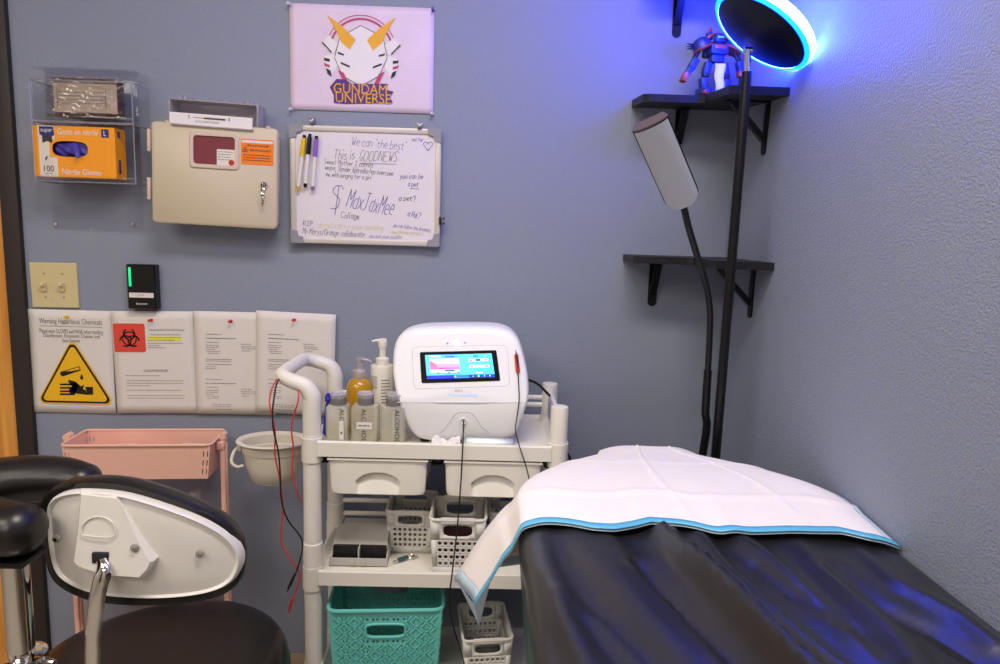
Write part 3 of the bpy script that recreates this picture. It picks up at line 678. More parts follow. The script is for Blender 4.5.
P2([(61.5,371.5),(80.5,365.8),(81.8,370),(64,376),(61.3,374.5)]); mb.m=1; P2([(66,370.8),(80,366.8),(80.8,369.2),(72,370.8)],y2-.0003); mb.m=2
P2([(82.6,373.5),(84.5,377.5),(83.6,379.3),(81.8,379.2),(81,377.3)])
for k,yy0 in enumerate((383.2,386.6,390,393)): P2([(61,yy0),(76,yy0-.2),(76,yy0+1.7),(61,yy0+1.7)])
P2([(70,379.5),(76,381),(80,385),(76,393.5),(71,393),(70,388),(73,386),(69,381)])
P2([(76,381),(82,386),(85,384),(84,389),(88,390),(86,394),(80,393.5),(72,392),(74,385)]); P2([(86,386.5),(94,386.5),(94,394.3),(85.5,394.3),(88,391)])
mb.build('print', [m_ink,m_wy,m_black], t, smooth=0, recalc=False)
pin(67.5,316.5,Yp-.001,m_ypin,'yellow pushpin at the top of the chemicals notice','notice pushpins')
Yp = WY-.005
t,w_,h_,a_,ce = sheet_of_paper(((111.3,311.4),(194.4,310.9),(197,413.6),(117.3,412.6)), Yp, 'white notice with a red biohazard square, second from the left')
mb = MB(); y=-.0012
m_bred = mat('biohazard_red', (226,74,58), .5); m_hl = mat('highlighter', (240,236,60), .6)
(x0,z0),(x1,z1) = g(115,352), g(144.5,323.5); mb.m=0; mb.prism(rrect(x1-x0,z1-z0,.005,4,(x0+x1)/2,(z0+z1)/2),y-.0003,y); bx,bz=(x0+x1)/2,(z0+z1)/2-.002; s_=(z1-z0)/80
mb.m=1
for a in (90,210,330):
    A0=math.radians(a); ring(mb,bx+13*s_*math.cos(A0),bz+13*s_*math.sin(A0),12.5*s_,17*s_,A0+PI*.17,A0+PI*1.83,y-.0007,28)
ring(mb,bx,bz,17*s_,20.5*s_,0,2*PI,y-.0007,30); ring(mb,bx,bz,0,6*s_,0,2*PI,y-.0007,12)
mb.m=0; ring(mb,bx,bz,0,2.6*s_,0,2*PI,y-.0011,12)
mb.m=3; (x0,z0),(x1,z1) = g(148,340.5), g(181,336.5); mb.rect(x0,x1,z0,z1,y)
mb.m=2; rn = random.Random(11)
(x0,z0),(x1,z1) = g(150,331.3), g(184,328.6); mb.text('Blood and Body Fluid Spill Cleanup', x0,x1,z0,z1,y-.0003)
def L(px0,px1,py,h=.0013): (x0,z0),(x1,z1)=g(px0,py),g(px1,py); mb.lines(x0,x1,z0,h,y-.0004,rn)
for py,a,b in ((334.5,150,181),(337.5,148,181),(340,148,174),(343,148,183),(345.5,148,160),(347.5,148,166)): L(a,b,py)
(x0,z0),(x1,z1) = g(144,371.8), g(168,369.4); mb.text('CLEANUP PROCEDURE', x0,x1,z0,z1,y-.0004)
for py,a,b in ((375.5,126,160),(380.5,127,184),(383,127,183),(385.5,127,150),(390,127,182),(395.5,127,186),(398,127,184)): L(a,b,py)
mb.build('print', [m_bred,m_black,m_ink,m_hl], t, smooth=0, recalc=False)
pin(151.5,320,Yp-.001,m_red,'red pushpin at the top of the biohazard notice','notice pushpins')
for (cor,Yp,lab,off,pl,px,py) in ((((194,310.5),(274,313),(276.6,414.6),(196.6,413.8)),WY-.007,'plain typed notice with columns of small print, third from the left',0,'red pushpin at the top of the third notice',231,321),
                       (((257.4,310),(336,315),(333.7,415.6),(254.4,412.4)),WY-.011,'plain typed notice at the right end of the four, behind the cart handle',62.5,'red pushpin at the top of the notice nearest the machine',294.5,319.7)):
    t,w_,h_,a_,ce = sheet_of_paper(cor, Yp, lab)
    mb = MB(); y=-.0016; rn = random.Random(12)
    for block in (0,45):
        for dy_,x0_,x1_ in ((0,206,222),(4,206,236),(8,206,219),(11,206,219),(13,206,218),(15,206,215),(17,207,220),(19,208,219),(25,206,232),(26.8,206,231),(30,206,232),(32.5,206,217),(34.5,206,216),(10,241,252),(12.5,241,256),(14.5,242,256),(16.8,242,250)):
            (X0,z0),(X1,_) = g(x0_+off,334+dy_+block), g(x1_+off,334+dy_+block)
            if z0 > -h_/2+.006: mb.lines(X0,X1,z0,.0013 if dy_!=4 else .0018,y,rn)
    mb.build('print', m_ink, t, smooth=0)
    pin(px,py,Yp-.001,m_red,pl,'notice pushpins')

# ---------------------------------------------------------------- corner shelves
def wall_bracket(par, axis, c, ztop, L=.115, D=.10):
    """flat steel bracket: strap down the wall, arm under the board, slanted brace"""
    mb = MB(); tw_ = .022; th_ = .004
    # local frame: d = distance from wall, s = sideways
    def M(s0,d0,z0):
        return Vector((c+s0, WY-d0, z0)) if axis == 'x' else Vector((WX-d0, c+s0, z0))
    def bar(a, b, wd, t):
        a = Vector(a); b = Vector(b); d = (b-a).normalized(); nrm = Vector((-d.y, d.x))*t/2
        pts = [a+nrm, b+nrm, b-nrm, a-nrm]
        mb.hull([M(-wd/2,p.x,p.y) for p in pts], [M(wd/2,p.x,p.y) for p in pts])
    bar((.002,ztop),(.002,ztop-L+.011),tw_,th_); bar((0,ztop-.002),(D,ztop-.002),tw_,th_); bar((.004,ztop-L*.72),(D*.82,ztop-.004),tw_*.75,.012)
    q0 = [M(tw_/2*math.cos(a),0,ztop-L+.011+tw_/2*math.sin(a)) for a in [PI+PI*i/10 for i in range(11)]]; q1 = [M(tw_/2*math.cos(a),.004,ztop-L+.011+tw_/2*math.sin(a)) for a in [PI+PI*i/10 for i in range(11)]]
    mb.hull(q0,q1)
    return mb.build('bracket', m_blackm, par, world=True)
def corner_shelf(zt, lab, xb, yb_, dl=.137, th_=.017, xl=.352, yr=1.466, wr_=.125, tilt=0):
    t = thing('corner_shelf', lab, 'corner shelf', (WX-.05, WY-.05, zt-th_), (0,0,0), 'black corner shelves')
    t.rotation_euler.x = tilt
    poly = [(xl,WY),(xl,WY-dl+.012),(xl+.012,WY-dl),(WX-wr_-.012,WY-dl),(WX-wr_,WY-dl-.012),(WX-wr_,yr),(WX,yr),(WX,WY)]
    MB().slab(poly, zt-th_, zt).build('board', m_shelf, t, world=True, smooth=0)
    if xb: wall_bracket(t,'x',xb,zt-th_,D=.06); 
    if yb_: wall_bracket(t,'y',yb_,zt-th_)
    return t
ZU, ZL = 1.650, 1.272
corner_shelf(ZU, 'black L-shaped corner shelf with the toy robot standing on it', .475, 1.568, tilt=.07)
corner_shelf(ZL, 'empty black L-shaped corner shelf, lower of the two below the ring of blue light', .433, 1.575)
corner_shelf(2.02, 'black corner shelf above the frame, only its bracket in view', .452, 1.575)
bpy.data.objects['corner_shelf.002']['label'] = 'topmost black corner shelf, only its hanging bracket tip in view'
# the bracket of the top shelf hangs lower
for o in bpy.data.objects['corner_shelf.002'].children: pass
bpy.data.objects['corner_shelf.002'].location.z -= .082

# ---------------------------------------------------------------- disc lamp and gooseneck lamp
PYp = 1.425
top = PY(747,72,PYp); bot = PY(715,452,PYp)
lamp = thing('floor_lamp', 'tall black floor lamp with a tilted disc glowing blue around its rim', 'floor lamp', (bot.x,PYp,0))
MB().lathe([(.0001,.0),(.085,.0),(.088,.004),(.086,.014),(.02,.02),(.012,.03)],(bot.x,PYp,0),32).build('base', m_blackm, lamp, world=True)
MB().cyl((bot.x,PYp,.02),top,.0098,n=20).build('pole', m_blackm, lamp, world=True)
mb = MB(); tt = PY(748,50,PYp-.002); mb.cyl(top, tt, .0062, n=16); mb.cyl(tt+Vector((-.008,0,0)), tt+Vector((.008,0,0)), .006, n=12)
part(mb.build('swivel_joint', m_chrome, lamp, world=True),'polished metal swivel joint')
dc = PY(760,34,PYp-.01)
vdir = ray(760,34).normalized()
ir = (xc and A @ Vector((1,0,0))); idn = A @ Vector((0,1,0))
ir = (ir - ir.dot(vdir)*vdir).normalized(); idn = (idn - idn.dot(vdir)*vdir - idn.dot(ir)*ir).normalized()
nrm = (vdir*.44 + (ir*math.sin(math.radians(33)) - idn*math.cos(math.radians(33)))*.898).normalized()
q4 = nrm.to_track_quat('Z','Y').to_matrix().to_4x4()
Md = Matrix.Translation(dc) @ q4
rD = .1035
mb = MB(Md); mb.lathe([(.0001,0),(rD*.93,0),(rD*.95,.001),(rD*.95,.010),(.0001,.010)],n=64); part(mb.build('disc', m_blackm, lamp, world=True),'black round lamp body')
m_rim = mat('rim_light', (160,215,255), .4, emit=(.02,.05,1.0), strength=130)
m_rime = mat('rim_light_edge', (60,180,255), .4, emit=(.0,.035,1.0), strength=22)
mb = MB(Md); prof = [(rD*.95,.0),(rD*.99,-.001),(rD*1.04,.004),(rD*1.055,.012),(rD*1.045,.021),(rD*.98,.026),(rD*.93,.024),(rD*.93,.012)]
n=64; mb.m=1; mb.shell(prof[:3],n=n); mb.m=0; mb.shell(prof[2:6],n=n); mb.m=1; mb.shell(prof[5:],n=n); part(mb.build('rim_diffuser', [m_rim,m_rime], lamp, world=True),'glowing blue-white rim')
m_top = mat('top_light', (120,160,255), .4, emit=(.008,.015,1.0), strength=150)
mb = MB(Md); mb.lathe([(.0001,.023),(rD*.93,.023),(rD*.93,.0115),(.0001,.0115)],n=48); part(mb.build('top_diffuser', m_top, lamp, world=True),'blue glowing upper face')
gb_ = PY(703,452,PYp+.03); 
goo = thing('gooseneck_lamp', 'slim gooseneck lamp with a long white bar head, switched off', 'gooseneck lamp', (gb_.x,gb_.y,0))
MB().lathe([(.0001,.0),(.06,.0),(.062,.004),(.06,.012),(.015,.018),(.011,.025)],(gb_.x-.12,gb_.y,0),32).build('base', m_blackm, goo, world=True)
Yg = gb_.y
neck = [(683,203,Yg-.09),(688,225,Yg-.085),(696,252,Yg-.06),(704,278,Yg-.04),(709,300,Yg-.02),(710,325,Yg-.005),(708,370,Yg),(705.5,410,Yg),(703,452,Yg)]
npts = [PY(*p) for p in neck]
MB().tube(npts[:7],.0068,n=12,k=8).build('neck', m_black, goo, world=True)
MB().tube([npts[6]]+npts[7:]+[Vector((gb_.x-.06,Yg,.4)),Vector((gb_.x-.12,Yg,.02))],.0088,n=14,k=6).build('pole', m_blackm, goo, world=True)
# bar head: half-round housing with flat white diffuser facing the room
hb = PY(685,204,Yg-.09); ht = PY(650,123,Yg-.17)
ax = (ht-hb).normalized(); fr = Vector((-.25,-.93,-.25)); fr = (fr-fr.dot(ax)*ax).normalized(); sd = ax.cross(fr).normalized()
HL = (ht-hb).length; hw = .034
Mh = Matrix((( sd.x,fr.x,ax.x,hb.x),(sd.y,fr.y,ax.y,hb.y),(sd.z,fr.z,ax.z,hb.z),(0,0,0,1)))
def outline(w_, L_, s=0):   # long shape: round bottom, straight top
    out = [(w_,L_),( -w_,L_)] ; out = [(-w_,L_)]
    for i in range(13): a = PI + PI*i/12; out.append((w_*math.cos(a), w_*.75+w_*.75*math.sin(a)))
    out.append((w_,L_)); return out
mb = MB(Mh); ol = outline(hw,HL); ib = outline(hw*.8,HL*.98)
mb.hull([(x,.003,z) for x,z in ol],[(x*.8,-.016,z*.99+.001) for x,z in ol]); part(mb.build('head', m_blackm, goo, world=True),'black lamp head housing')
m_diff = mat('lamp_diffuser', (188,191,200), .35)
mb = MB(Mh)
ol2 = outline(hw-.0022,HL-.0022)
def dome(u,v):       # gently rounded face
    z = .002+(HL-.004)*v; 
    k = hw*.75; wz = (hw-.0022)*(1 if z>k else math.sqrt(max(0,1-((k-z)/k)**2)))
    x = (2*u-1)*wz; return (x, .0035+.013*math.sqrt(max(0,1-(x/hw)**2)), z)
mb.grid(dome,16,24); part(mb.build('diffuser', m_diff, goo, world=True),'white unlit light cover')
m_capt = mat('lamp_cap', (110,96,84), .4, metal=.4)
mb = MB(Mh); pts=[(hw*math.cos(a), .003+.0135*math.sin(a)) for a in [PI*i/12 for i in range(13)]]+[(-hw*.8,-.016),(hw*.8,-.016)]
mb.hull([(x,y,HL) for x,y in pts],[(x,y,HL+.003) for x,y in pts]); part(mb.build('end_cap', m_capt, goo, world=True),'brown metal end cap')

# ---------------------------------------------------------------- toy robot on the upper shelf
rb0 = Vector((PY(714,92,1.68).x, 1.68, ZU-.004))
rob = thing('toy_robot', 'small blue and copper armoured toy robot on the black corner shelf', 'toy robot', rb0, (0,0,.15))
m_rbl = mat('toy_blue', (44,58,104), .4, metal=.2); m_rdk = mat('toy_dark', (30,28,44), .5); m_rco = mat('toy_copper', (190,90,60), .35, metal=.5); m_rwh = mat('toy_cloth', (225,215,235), .7)
def bx(m,c,d,rot=None,b=.002): m.box(c,d,b,2,rot); return m
for s in (-1,1):
    mb = MB(); bx(mb,(s*.030,-.008,.010),(.024,.036,.018),(0,0,-s*.3),.005); bx(mb,(s*.028,0,.030),(.018,.020,.030),(0,s*.15,0),.004); mb.m=1; bx(mb,(s*.026,-.002,.050),(.016,.016,.012),None,.004); mb.m=0; bx(mb,(s*.022,0,.066),(.018,.020,.028),(0,-s*.25,0),.004)
    mb.m=2; bx(mb,(s*.031,-.022,.008),(.014,.010,.010),(0,0,-s*.3),.002)
    mb.build('leg', [m_rbl,m_rdk,m_rco], rob)
    mb = MB(); mb.m=0; mb.lathe([(.0001,.016),(.012,.014),(.020,.006),(.023,-.006),(.018,-.010)],(s*.040,0,.118),16,rot=(0,s*.5,0)); mb.m=1; mb.lathe([(.0225,-.006),(.0245,-.009),(.0225,-.012)],(s*.040,0,.118),16,rot=(0,s*.5,0))
    part(mb.build('shoulder_guard', [m_rbl,m_rco], rob),'blue dome with a copper edge')
    mb = MB()
    if s < 0:
        mb.m=1; mb.tube([(-.045,0,.105),(-.055,-.004,.088),(-.060,-.010,.075)],.006,n=8); mb.m=0; bx(mb,(-.062,-.012,.070),(.018,.016,.030),(0,.5,0),.004); bx(mb,(-.074,-.016,.052),(.014,.014,.024),(0,.6,0),.003); mb.m=2; bx(mb,(-.084,-.018,.038),(.012,.020,.022),(0,.4,0),.002)
        mb.m=1
        for k in range(3): mb.tube([(-.060,0,.108+k*.004),(-.078,-.004,.104+k*.006)],[.003,.0006],n=6,k=1)
    else:
        mb.m=1; mb.tube([(.045,0,.105),(.054,-.004,.088),(.052,-.014,.074)],.006,n=8); mb.m=0; bx(mb,(.052,-.016,.070),(.016,.018,.028),(0,-.3,0),.004); mb.m=2; bx(mb,(.050,-.024,.052),(.014,.018,.014),None,.003)
    mb.build('arm', [m_rbl,m_rdk,m_rco], rob)
mb = MB(); bx(mb,(0,0,.088),(.034,.024,.020),None,.005); bx(mb,(0,-.002,.108),(.046,.032,.026),None,.007); mb.m=2; bx(mb,(0,-.017,.112),(.030,.006,.010),None,.002); mb.m=1; bx(mb,(0,.020,.112),(.050,.020,.036),None,.004); mb.m=2; mb.tube([(-.030,.004,.128),(-.016,.0,.140),(.006,.0,.143),(.026,.004,.136)],.004,n=8)
mb.build('torso', [m_rbl,m_rdk,m_rco], rob)
mb = MB(); mb.lathe([(.0001,.014),(.008,.012),(.012,.004),(.011,-.006),(.007,-.010)],(-.006,-.016,.128),14); mb.m=1; bx(mb,(-.006,-.027,.130),(.014,.004,.004),None,.001)
mb.build('head', [m_rbl,mat('toy_eye',(120,220,200),.3)], rob)
mb = MB()
for s,h_ in ((-1,.020),(1,.026)): bx(mb,(s*.020+.006,.016,.142),(.014,.014,h_),(0,s*.2,0),.004); mb.m=1; mb.cyl((s*.020+.006,.016,.142+h_/2),(s*.020+.008,.012,.150+h_/2),.004,n=8); mb.m=0
mb.build('backpack_vents', [m_rbl,m_rco], rob)
MB().grid(lambda u,v: ((u-.5)*.020*(1+.3*v)+.002*math.sin(v*9), -.020-.006*(1-v)+.002*math.sin(u*6), .012+.062*v), 6, 8).build('tabard', m_rwh, rob, solid=.001)
mb = MB(); mb.tube([(.052,-.026,.054),(.060,-.012,.03),(.064,-.004,.004)],.003,n=8); mb.box((.055,-.02,.058),(.02,.004,.01),.001); mb.build('sword', m_rdk, rob)

# ---------------------------------------------------------------- utility cart
CF, CB = 1.46, 1.69
XLc, XRc = -.368, .169
cart = thing('utility_cart', 'white resin three-shelf rolling cart carrying the treatment machine', 'cart', ((XLc+XRc)/2,(CF+CB)/2,0))
shelfz = (.862,.565,.275)          # lip tops
m_dark = mat('dark_recess', (30,32,40), .8)
def tray(zt, hgt=.034):
    mb = MB(); x0,x1,y0,y1 = XLc-.004,XRc+.004,CF-.020,CB+.020; t_=.012; zs = zt-.012
    mb.box(((x0+x1)/2,(y0+y1)/2,zs-.003),(x1-x0-.02,y1-y0-.02,.006),.001)
    def rail(a,b,inx,iny):
        # sloped inner lip: outer wall, rolled top
        pass
    for (a,b,c,d,nx,ny) in ((x0+.02,y0,x1-.02,y0,0,1),(x0+.02,y1,x1-.02,y1,0,-1),(x0,y0+.02,x0,y1-.02,1,0),(x1,y0+.02,x1,y1-.02,-1,0)):
        pr = [(0,zt-hgt),(0,zt-.003),(.002,zt),(.007,zt),(.022,zs),(.022,zs-.008),(.006,zs-.008),(.006,zt-hgt)]
        A_ = [(a+nx*p,b+ny*p,z) for p,z in pr]; B_ = [(c+nx*p,d+ny*p,z) for p,z in pr]; mb.hull(A_,B_)
    return mb.build('shelf', m_cart, cart, world=True, smooth=30)
for z in shelfz: tray(z)
rP = .0195
for x in (XLc,XRc):
    for y in (CF,CB):
        topz = (PY(559,406,CF).z)
        mb = MB()
        mb.lathe([(rP*.93,.06),(rP,.062),(rP,topz-.006),(rP*.96,topz-.001),(rP*.85,topz),(.0001,topz)] if x>0 else [(rP,.06),(rP,topz),(.0001,topz)],(x,y,0),24)
        for zt in shelfz:
            e = .0225
            mb.lathe([(rP,zt-.052+.0),(e,zt-.050),(e,zt+.004),(rP,zt+.005)],(x,y,0),24)
            if zt < .8: mb.lathe([(rP,zt+.002),(.0215,zt+.003),(.0215,zt+.058),(rP,zt+.060)],(x,y,0),24)
            else: mb.lathe([(rP,zt+.002),(.0205,zt+.003),(.0205,zt+.010)],(x,y,0),24)
        mb.build('post', m_cart, cart, world=True)
        cb = MB(); cb.lathe([(.0001,-.011),(.022,-.011),(.026,-.006),(.026,.006),(.022,.011),(.0001,.011)],(x,y,.027),20,rot=(0,PI/2,0)); cb.m=1; cb.cyl((x,y,.03),(x,y,.065),.008,n=10); cb.box((x,y,.05),(.03,.026,.006),.002)
        part(cb.build('caster', [m_blackm,m_chrome], cart, world=True),'small black caster')
# push handle on the left
zh = PY(312,406,CF).z
hp = [(XLc,CF,zh-.002),(XLc,CF,zh+.022),(XLc-.014,CF,zh+.043),(XLc-.045,CF+.004,zh+.054),(XLc-.066,CF+.020,zh+.060),(XLc-.072,CF+.05,zh+.062),(XLc-.072,CB-.05,zh+.062),(XLc-.066,CB-.020,zh+.060),(XLc-.045,CB-.004,zh+.054),(XLc-.014,CB,zh+.043),(XLc,CB,zh+.022),(XLc,CB,zh-.002)]
MB().tube(hp,[rP,.019,.0175,.016,.0155,.0155,.0155,.0155,.016,.0175,.019,rP],n=20,k=6).build('handle', m_cart, cart, world=True)
# back rails of the two upper bays
for zz in (PY(335,392,CB).z, PY(525,404,CB).z, PY(350,500,CB).z, PY(350,513,CB).z):
    MB().cyl((XLc,CB,zz),(XRc,CB,zz),.006,n=12).build('rail', m_cart, cart, world=True)
# right-hand side panel above the top shelf
mb = MB(); z0,z1 = .865,.93
mb.box((XRc,(CF+CB)/2,(z0+z1)/2+.0),(.010,CB-CF-.036,z1-z0),.003); mb.m=1; mb.box((XRc-.006,(CF+CB)/2,(z0+z1)/2),(.002,CB-CF-.08,(z1-z0)*.6),.0005)
mb.build('side_panel', [m_cart,mat('panel_lilac',(170,170,205),.4)], cart, world=True)
# drawers hung under the top shelf
mb = MB()
for px in (324,437,548):
    x = PY(px,461,CF).x
    mb.box((x,1.575,.815),(.014,.22,.006),.001); mb.box((x,1.575,.807),(.026 if px==437 else .016,.22,.004),.001)
part(mb.build('drawer_runner', m_blackm, cart, world=True),'dark drawer runners under the top shelf')
def drawer(px0,px1):
    x0 = PY(px0,470,CF-.012).x; x1 = PY(px1,470,CF-.012).x; zt, zb = PY(430,460,CF-.012).z, PY(430,495.5,CF-.012).z
    cx, wd, hg = (x0+x1)/2, x1-x0, zt-zb
    mb = MB()
    def front(u,v):
        # rounded lower corners and a scooped pull with an arched top
        X = (u-.5)*wd; Z = zb+hg*v; inset = .0
        tap = 1-.035*(1-v); r=.012
        if v < .25: tap -= .035*(1-v/.25)**3
        a = X/(wd*.235); arch = hg*(.36+.26*(1-min(1,abs(a))**2.2)) ; d = 0
        if abs(a) < 1 and Z-zb < arch:
            f = (Z-zb)/arch; d = .016*f*min(1,(1-abs(a))*9)*min(1,(1-f)*14)
        bulge = -.006*(1-(2*u-1)**4)*0
        return (cx+X*tap, CF-.014+d+.004*(1-v)*0+bulge+.006*(abs(2*u-1)**12), Z)
    mb.grid(front, 90, 40)
    fr_ = mb.build('drawer', m_cart, cart, world=True, smooth=45, solid=-.003, offset=1, recalc=False)
    bd = MB(); y0,y1 = CF-.008, CB-.012
    wt, wbm = wd-.006, wd*.93
    for (a,b) in (((-1),(-1)),((1),(1))):
        bd.hull([(cx+a*wt/2,y0,zt),(cx+a*(wt/2-.003),y0,zt),(cx+a*(wbm/2-.003),y0,zb),(cx+a*wbm/2,y0,zb)],[(cx+a*wt/2,y1,zt),(cx+a*(wt/2-.003),y1,zt),(cx+a*(wbm/2-.003),y1,zb),(cx+a*wbm/2,y1,zb)])
    bd.box((cx,(y0+y1)/2,zb+.002),(wbm,y1-y0,.003)); bd.box((cx,y1,(zt+zb)/2),(wt,.003,hg)); bd.box((cx,CF-.010,zt-.002),(wd+.006,.016,.005),.0015)
    bd.build('drawer_body', m_cart, fr_, world=True)
drawer(329,427); drawer(445,541)

# ---------------------------------------------------------------- storage baskets
def basket(lab, loc, rot, W, D, Hh, taper=.88, cols=7, rows=4, hx=.0058, mat_=None, group='grey perforated storage baskets', sidecols=8):
    t = thing('storage_basket', lab, 'basket', loc, (0,0,rot), group)
    mb = MB()
    def side(k):
        def fn(u,v):
            s_ = taper+(1-taper)*v; w2,d2 = W/2*s_, D/2*s_
            c = [(-w2+2*w2*u,-d2),(w2,-d2+2*d2*u),(w2-2*w2*u,d2),(-w2,d2-2*d2*u)][k]; return (c[0],c[1],Hh*v)
        return fn
    for k in range(4):
        fn = side(k); nc = cols if k%2==0 else sidecols
        v0,v1 = .14,.62
        mb.poly([fn(0,0),fn(1,0),fn(1,v0),fn(0,v0)])
        u0,u1 = .10,.90
        mb.poly([fn(0,v0),fn(u0,v0),fn(u0,v1),fn(0,v1)]); mb.poly([fn(u1,v0),fn(1,v0),fn(1,v1),fn(u1,v1)])
        for i in range(nc):
            for j in range(rows):
                a,b = u0+(u1-u0)*i/nc, u0+(u1-u0)*(i+1)/nc; c,d = v0+(v1-v0)*j/rows, v0+(v1-v0)*(j+1)/rows
                wd = W if k%2==0 else D; mb.ringhole(fn,a,b,c,d,(a+b)/2,(c+d)/2,.30*(b-a),.30*(d-c) if False else .30*(b-a)*wd/Hh,2.4,16)
        if k%2==0:
            mb.poly([fn(0,v1),fn(.16,v1),fn(.16,.96),fn(0,.96)]); mb.poly([fn(.84,v1),fn(1,v1),fn(1,.96),fn(.84,.96)])
            mb.ringhole(fn,.16,.84,v1,.96,.5,.79,.27,.105,4,16)
        else: mb.poly([fn(0,v1),fn(1,v1),fn(1,.96),fn(0,.96)])
    w2,d2 = W/2*taper, D/2*taper; mb.poly([(-w2,-d2,.001),(w2,-d2,.001),(w2,d2,.001),(-w2,d2,.001)])
    m = mat_ or mat('basket_grey', (228,226,220), .45)
    mb.build('body', m, t, smooth=20, solid=.0022, offset=0, recalc=False)
    rm = MB()                       # rolled rim
    path = [(x,y,Hh*.975) for x,y in rrect(W+.002,D+.002,.012,4)]
    path.append(path[0]); rm.tube(path,.0034,n=8,k=1,ell=(1,1.1),up=(0,0,1),cap=False)
    rm.box((0,-D/2-.001,Hh*.965),(W*.62,.005,Hh*.11),.002); rm.box((0,D/2+.001,Hh*.965),(W*.62,.005,Hh*.11),.002)
    rm.build('rim', m, t); return t
S2 = .565-.010; 
def bz(px0,px1,Y): return PY(px0,540,Y).x, PY(px1,540,Y).x
x0,x1 = bz(386,433,1.545); basket('grey basket behind the keys, left of the foremost basket on the middle shelf', ((x0+x1)/2,1.615,S2), 0, x1-x0, .13, PY(410,511,1.55).z-S2)
x0,x1 = bz(430,485,1.446); basket('light grey basket standing foremost in the centre of the middle shelf', ((x0+x1)/2,1.512,S2), 0, x1-x0, .13, PY(457,519,1.446).z-S2)
x0,x1 = bz(489,536,1.545); basket('grey basket on the middle shelf half hidden by the white pad', ((x0+x1)/2,1.615,S2), 0, x1-x0, .13, PY(510,513,1.55).z-S2)
S3 = .275-.010
zr = .385; a = PZ(463,640,zr); b = PZ(512,637,zr)
basket('small grey basket on the bottom shelf under the hanging pad corner', ((a.x+b.x)/2-.008,max(a.y,1.46)+.085,S3), .12, b.x-a.x, .16, zr-S3, rows=3)
# contents of the foremost basket
mb = MB(); p = PY(457,545,1.545); mb.box((p.x,1.545,S2+.035),(.09,.10,.055),.01); mb.build('x', m_dark)
o = bpy.data.objects['x']; o.name = 'small_pouch'; tag(o,'dark red pouch lying inside the foremost grey basket','pouch'); o.data.materials[0] = mat('pouch_red',(70,20,28),.6)

# teal woven basket
zr = .470
fl, frr, br = PZ(331,613,zr), PZ(445,607,zr), PZ(430,586,zr)
ang = math.atan2(frr.y-fl.y, frr.x-fl.x); W = (frr-fl).length; D = .19
m_teal = mat('teal_plastic', (112,208,200), .4); 
ctr = (fl+frr)/2 + Vector((-math.sin(ang),math.cos(ang),0))*(D/2+.0)
ctr.y = max(ctr.y, 1.44+D/2)
tb = thing('woven_basket', 'teal woven-pattern plastic basket on the bottom shelf of the cart', 'basket', (ctr.x,ctr.y,S3), (0,0,.06))
Hh = zr-S3; taper=.90
mb = MB(); rib = MB()
def side(k):
    def fn(u,v,o=0):
        s_ = taper+(1-taper)*v; w2,d2 = W/2*s_, D/2*s_
        c = [(-w2+2*w2*u,-d2),(w2,-d2+2*d2*u),(w2-2*w2*u,d2),(-w2,d2-2*d2*u)][k]; nn = [(0,-1),(1,0),(0,1),(-1,0)][k]
        return (c[0]+nn[0]*o,c[1]+nn[1]*o,Hh*v)
    return fn
for k in range(4):
    fn = side(k); nc = 20 if k%2==0 else 15; nr = 13
    for i in range(nc):
        for j in range(nr):
            a,b = .04+.92*i/nc, .04+.92*(i+1)/nc; c,d = .05+.87*j/nr, .05+.87*(j+1)/nr
            if k%2==0 and .33 < (a+b)/2 < .67 and j in (9,10,11): continue
            q_ = (i+j)%2
            mb.ringhole(fn,a,b,c,d,(a+b)/2+(.1 if q_ else -.1)*(b-a),(c+d)/2,.30*(b-a),.34*(d-c),1.3,8)
    for (a,b,c,d) in ((0,.04,0,1),(.96,1,0,1),(.04,.96,0,.05),(.04,.96,.92,1)): mb.poly([fn(a,c),fn(b,c),fn(b,d),fn(a,d)])
    if k%2==0:
        cols_ = [i for i in range(nc) if .33 < .04+.92*(i+.5)/nc < .67]; ua,ub = .04+.92*cols_[0]/nc, .04+.92*(cols_[-1]+1)/nc; va,vb = .05+.87*9/nr, .05+.87*12/nr
        mb.ringhole(fn,ua,ub,va,vb,(ua+ub)/2,(va+vb)/2,(ub-ua)*.46,(vb-va)*.32,5,24)
        pth = []
        for i in range(33):
            a=2*PI*i/32; c_,s_=math.cos(a),math.sin(a); kk=(abs(c_)**5+abs(s_)**5)**(-.2); pth.append(fn((ua+ub)/2+(ub-ua)*.49*c_*kk,(va+vb)/2+(vb-va)*.40*s_*kk,.0015))
        rib.tube(pth,.0028,n=6,k=1,cap=False)
    # raised strands running in a herringbone
    for i in range(nc):
        for j in range(nr):
            uc,vc = .04+.92*(i+.5)/nc, .05+.87*(j+.5)/nr
            if k%2==0 and .30 < uc < .70 and j in (8,9,10,11,12): continue
            du,dv = .92/nc, .87/nr; s_ = 1 if (i//2+j)%2 else -1
            p0 = Vector(fn(uc-du*.85,vc-s_*dv*.75,.0003)); p1 = Vector(fn(uc,vc,.0030)); p2 = Vector(fn(uc+du*.85,vc+s_*dv*.75,.0003))
            up_ = (Vector(fn(uc,vc,.01))-Vector(fn(uc,vc,0))).normalized()
            rib.tube([p0,p1,p2],[.0012,.0019,.0012],n=6,k=2,ell=(1,.8),up=tuple(up_))
w2,d2 = W/2*taper, D/2*taper; mb.poly([(-w2,-d2,.001),(w2,-d2,.001),(w2,d2,.001),(-w2,d2,.001)])
bd = mb.build('body', m_teal, tb, smooth=0, solid=.002, offset=0, recalc=False)
rib.build('woven_strands', m_teal, tb, smooth=50)
rm = MB(); path = [(x,y,Hh) for x,y in rrect(W+.006,D+.006,.022,5)]; path.append(path[0]); rm.tube(path,.0048,n=8,k=1,up=(0,0,1),cap=False); rm.build('rim', m_teal, tb)

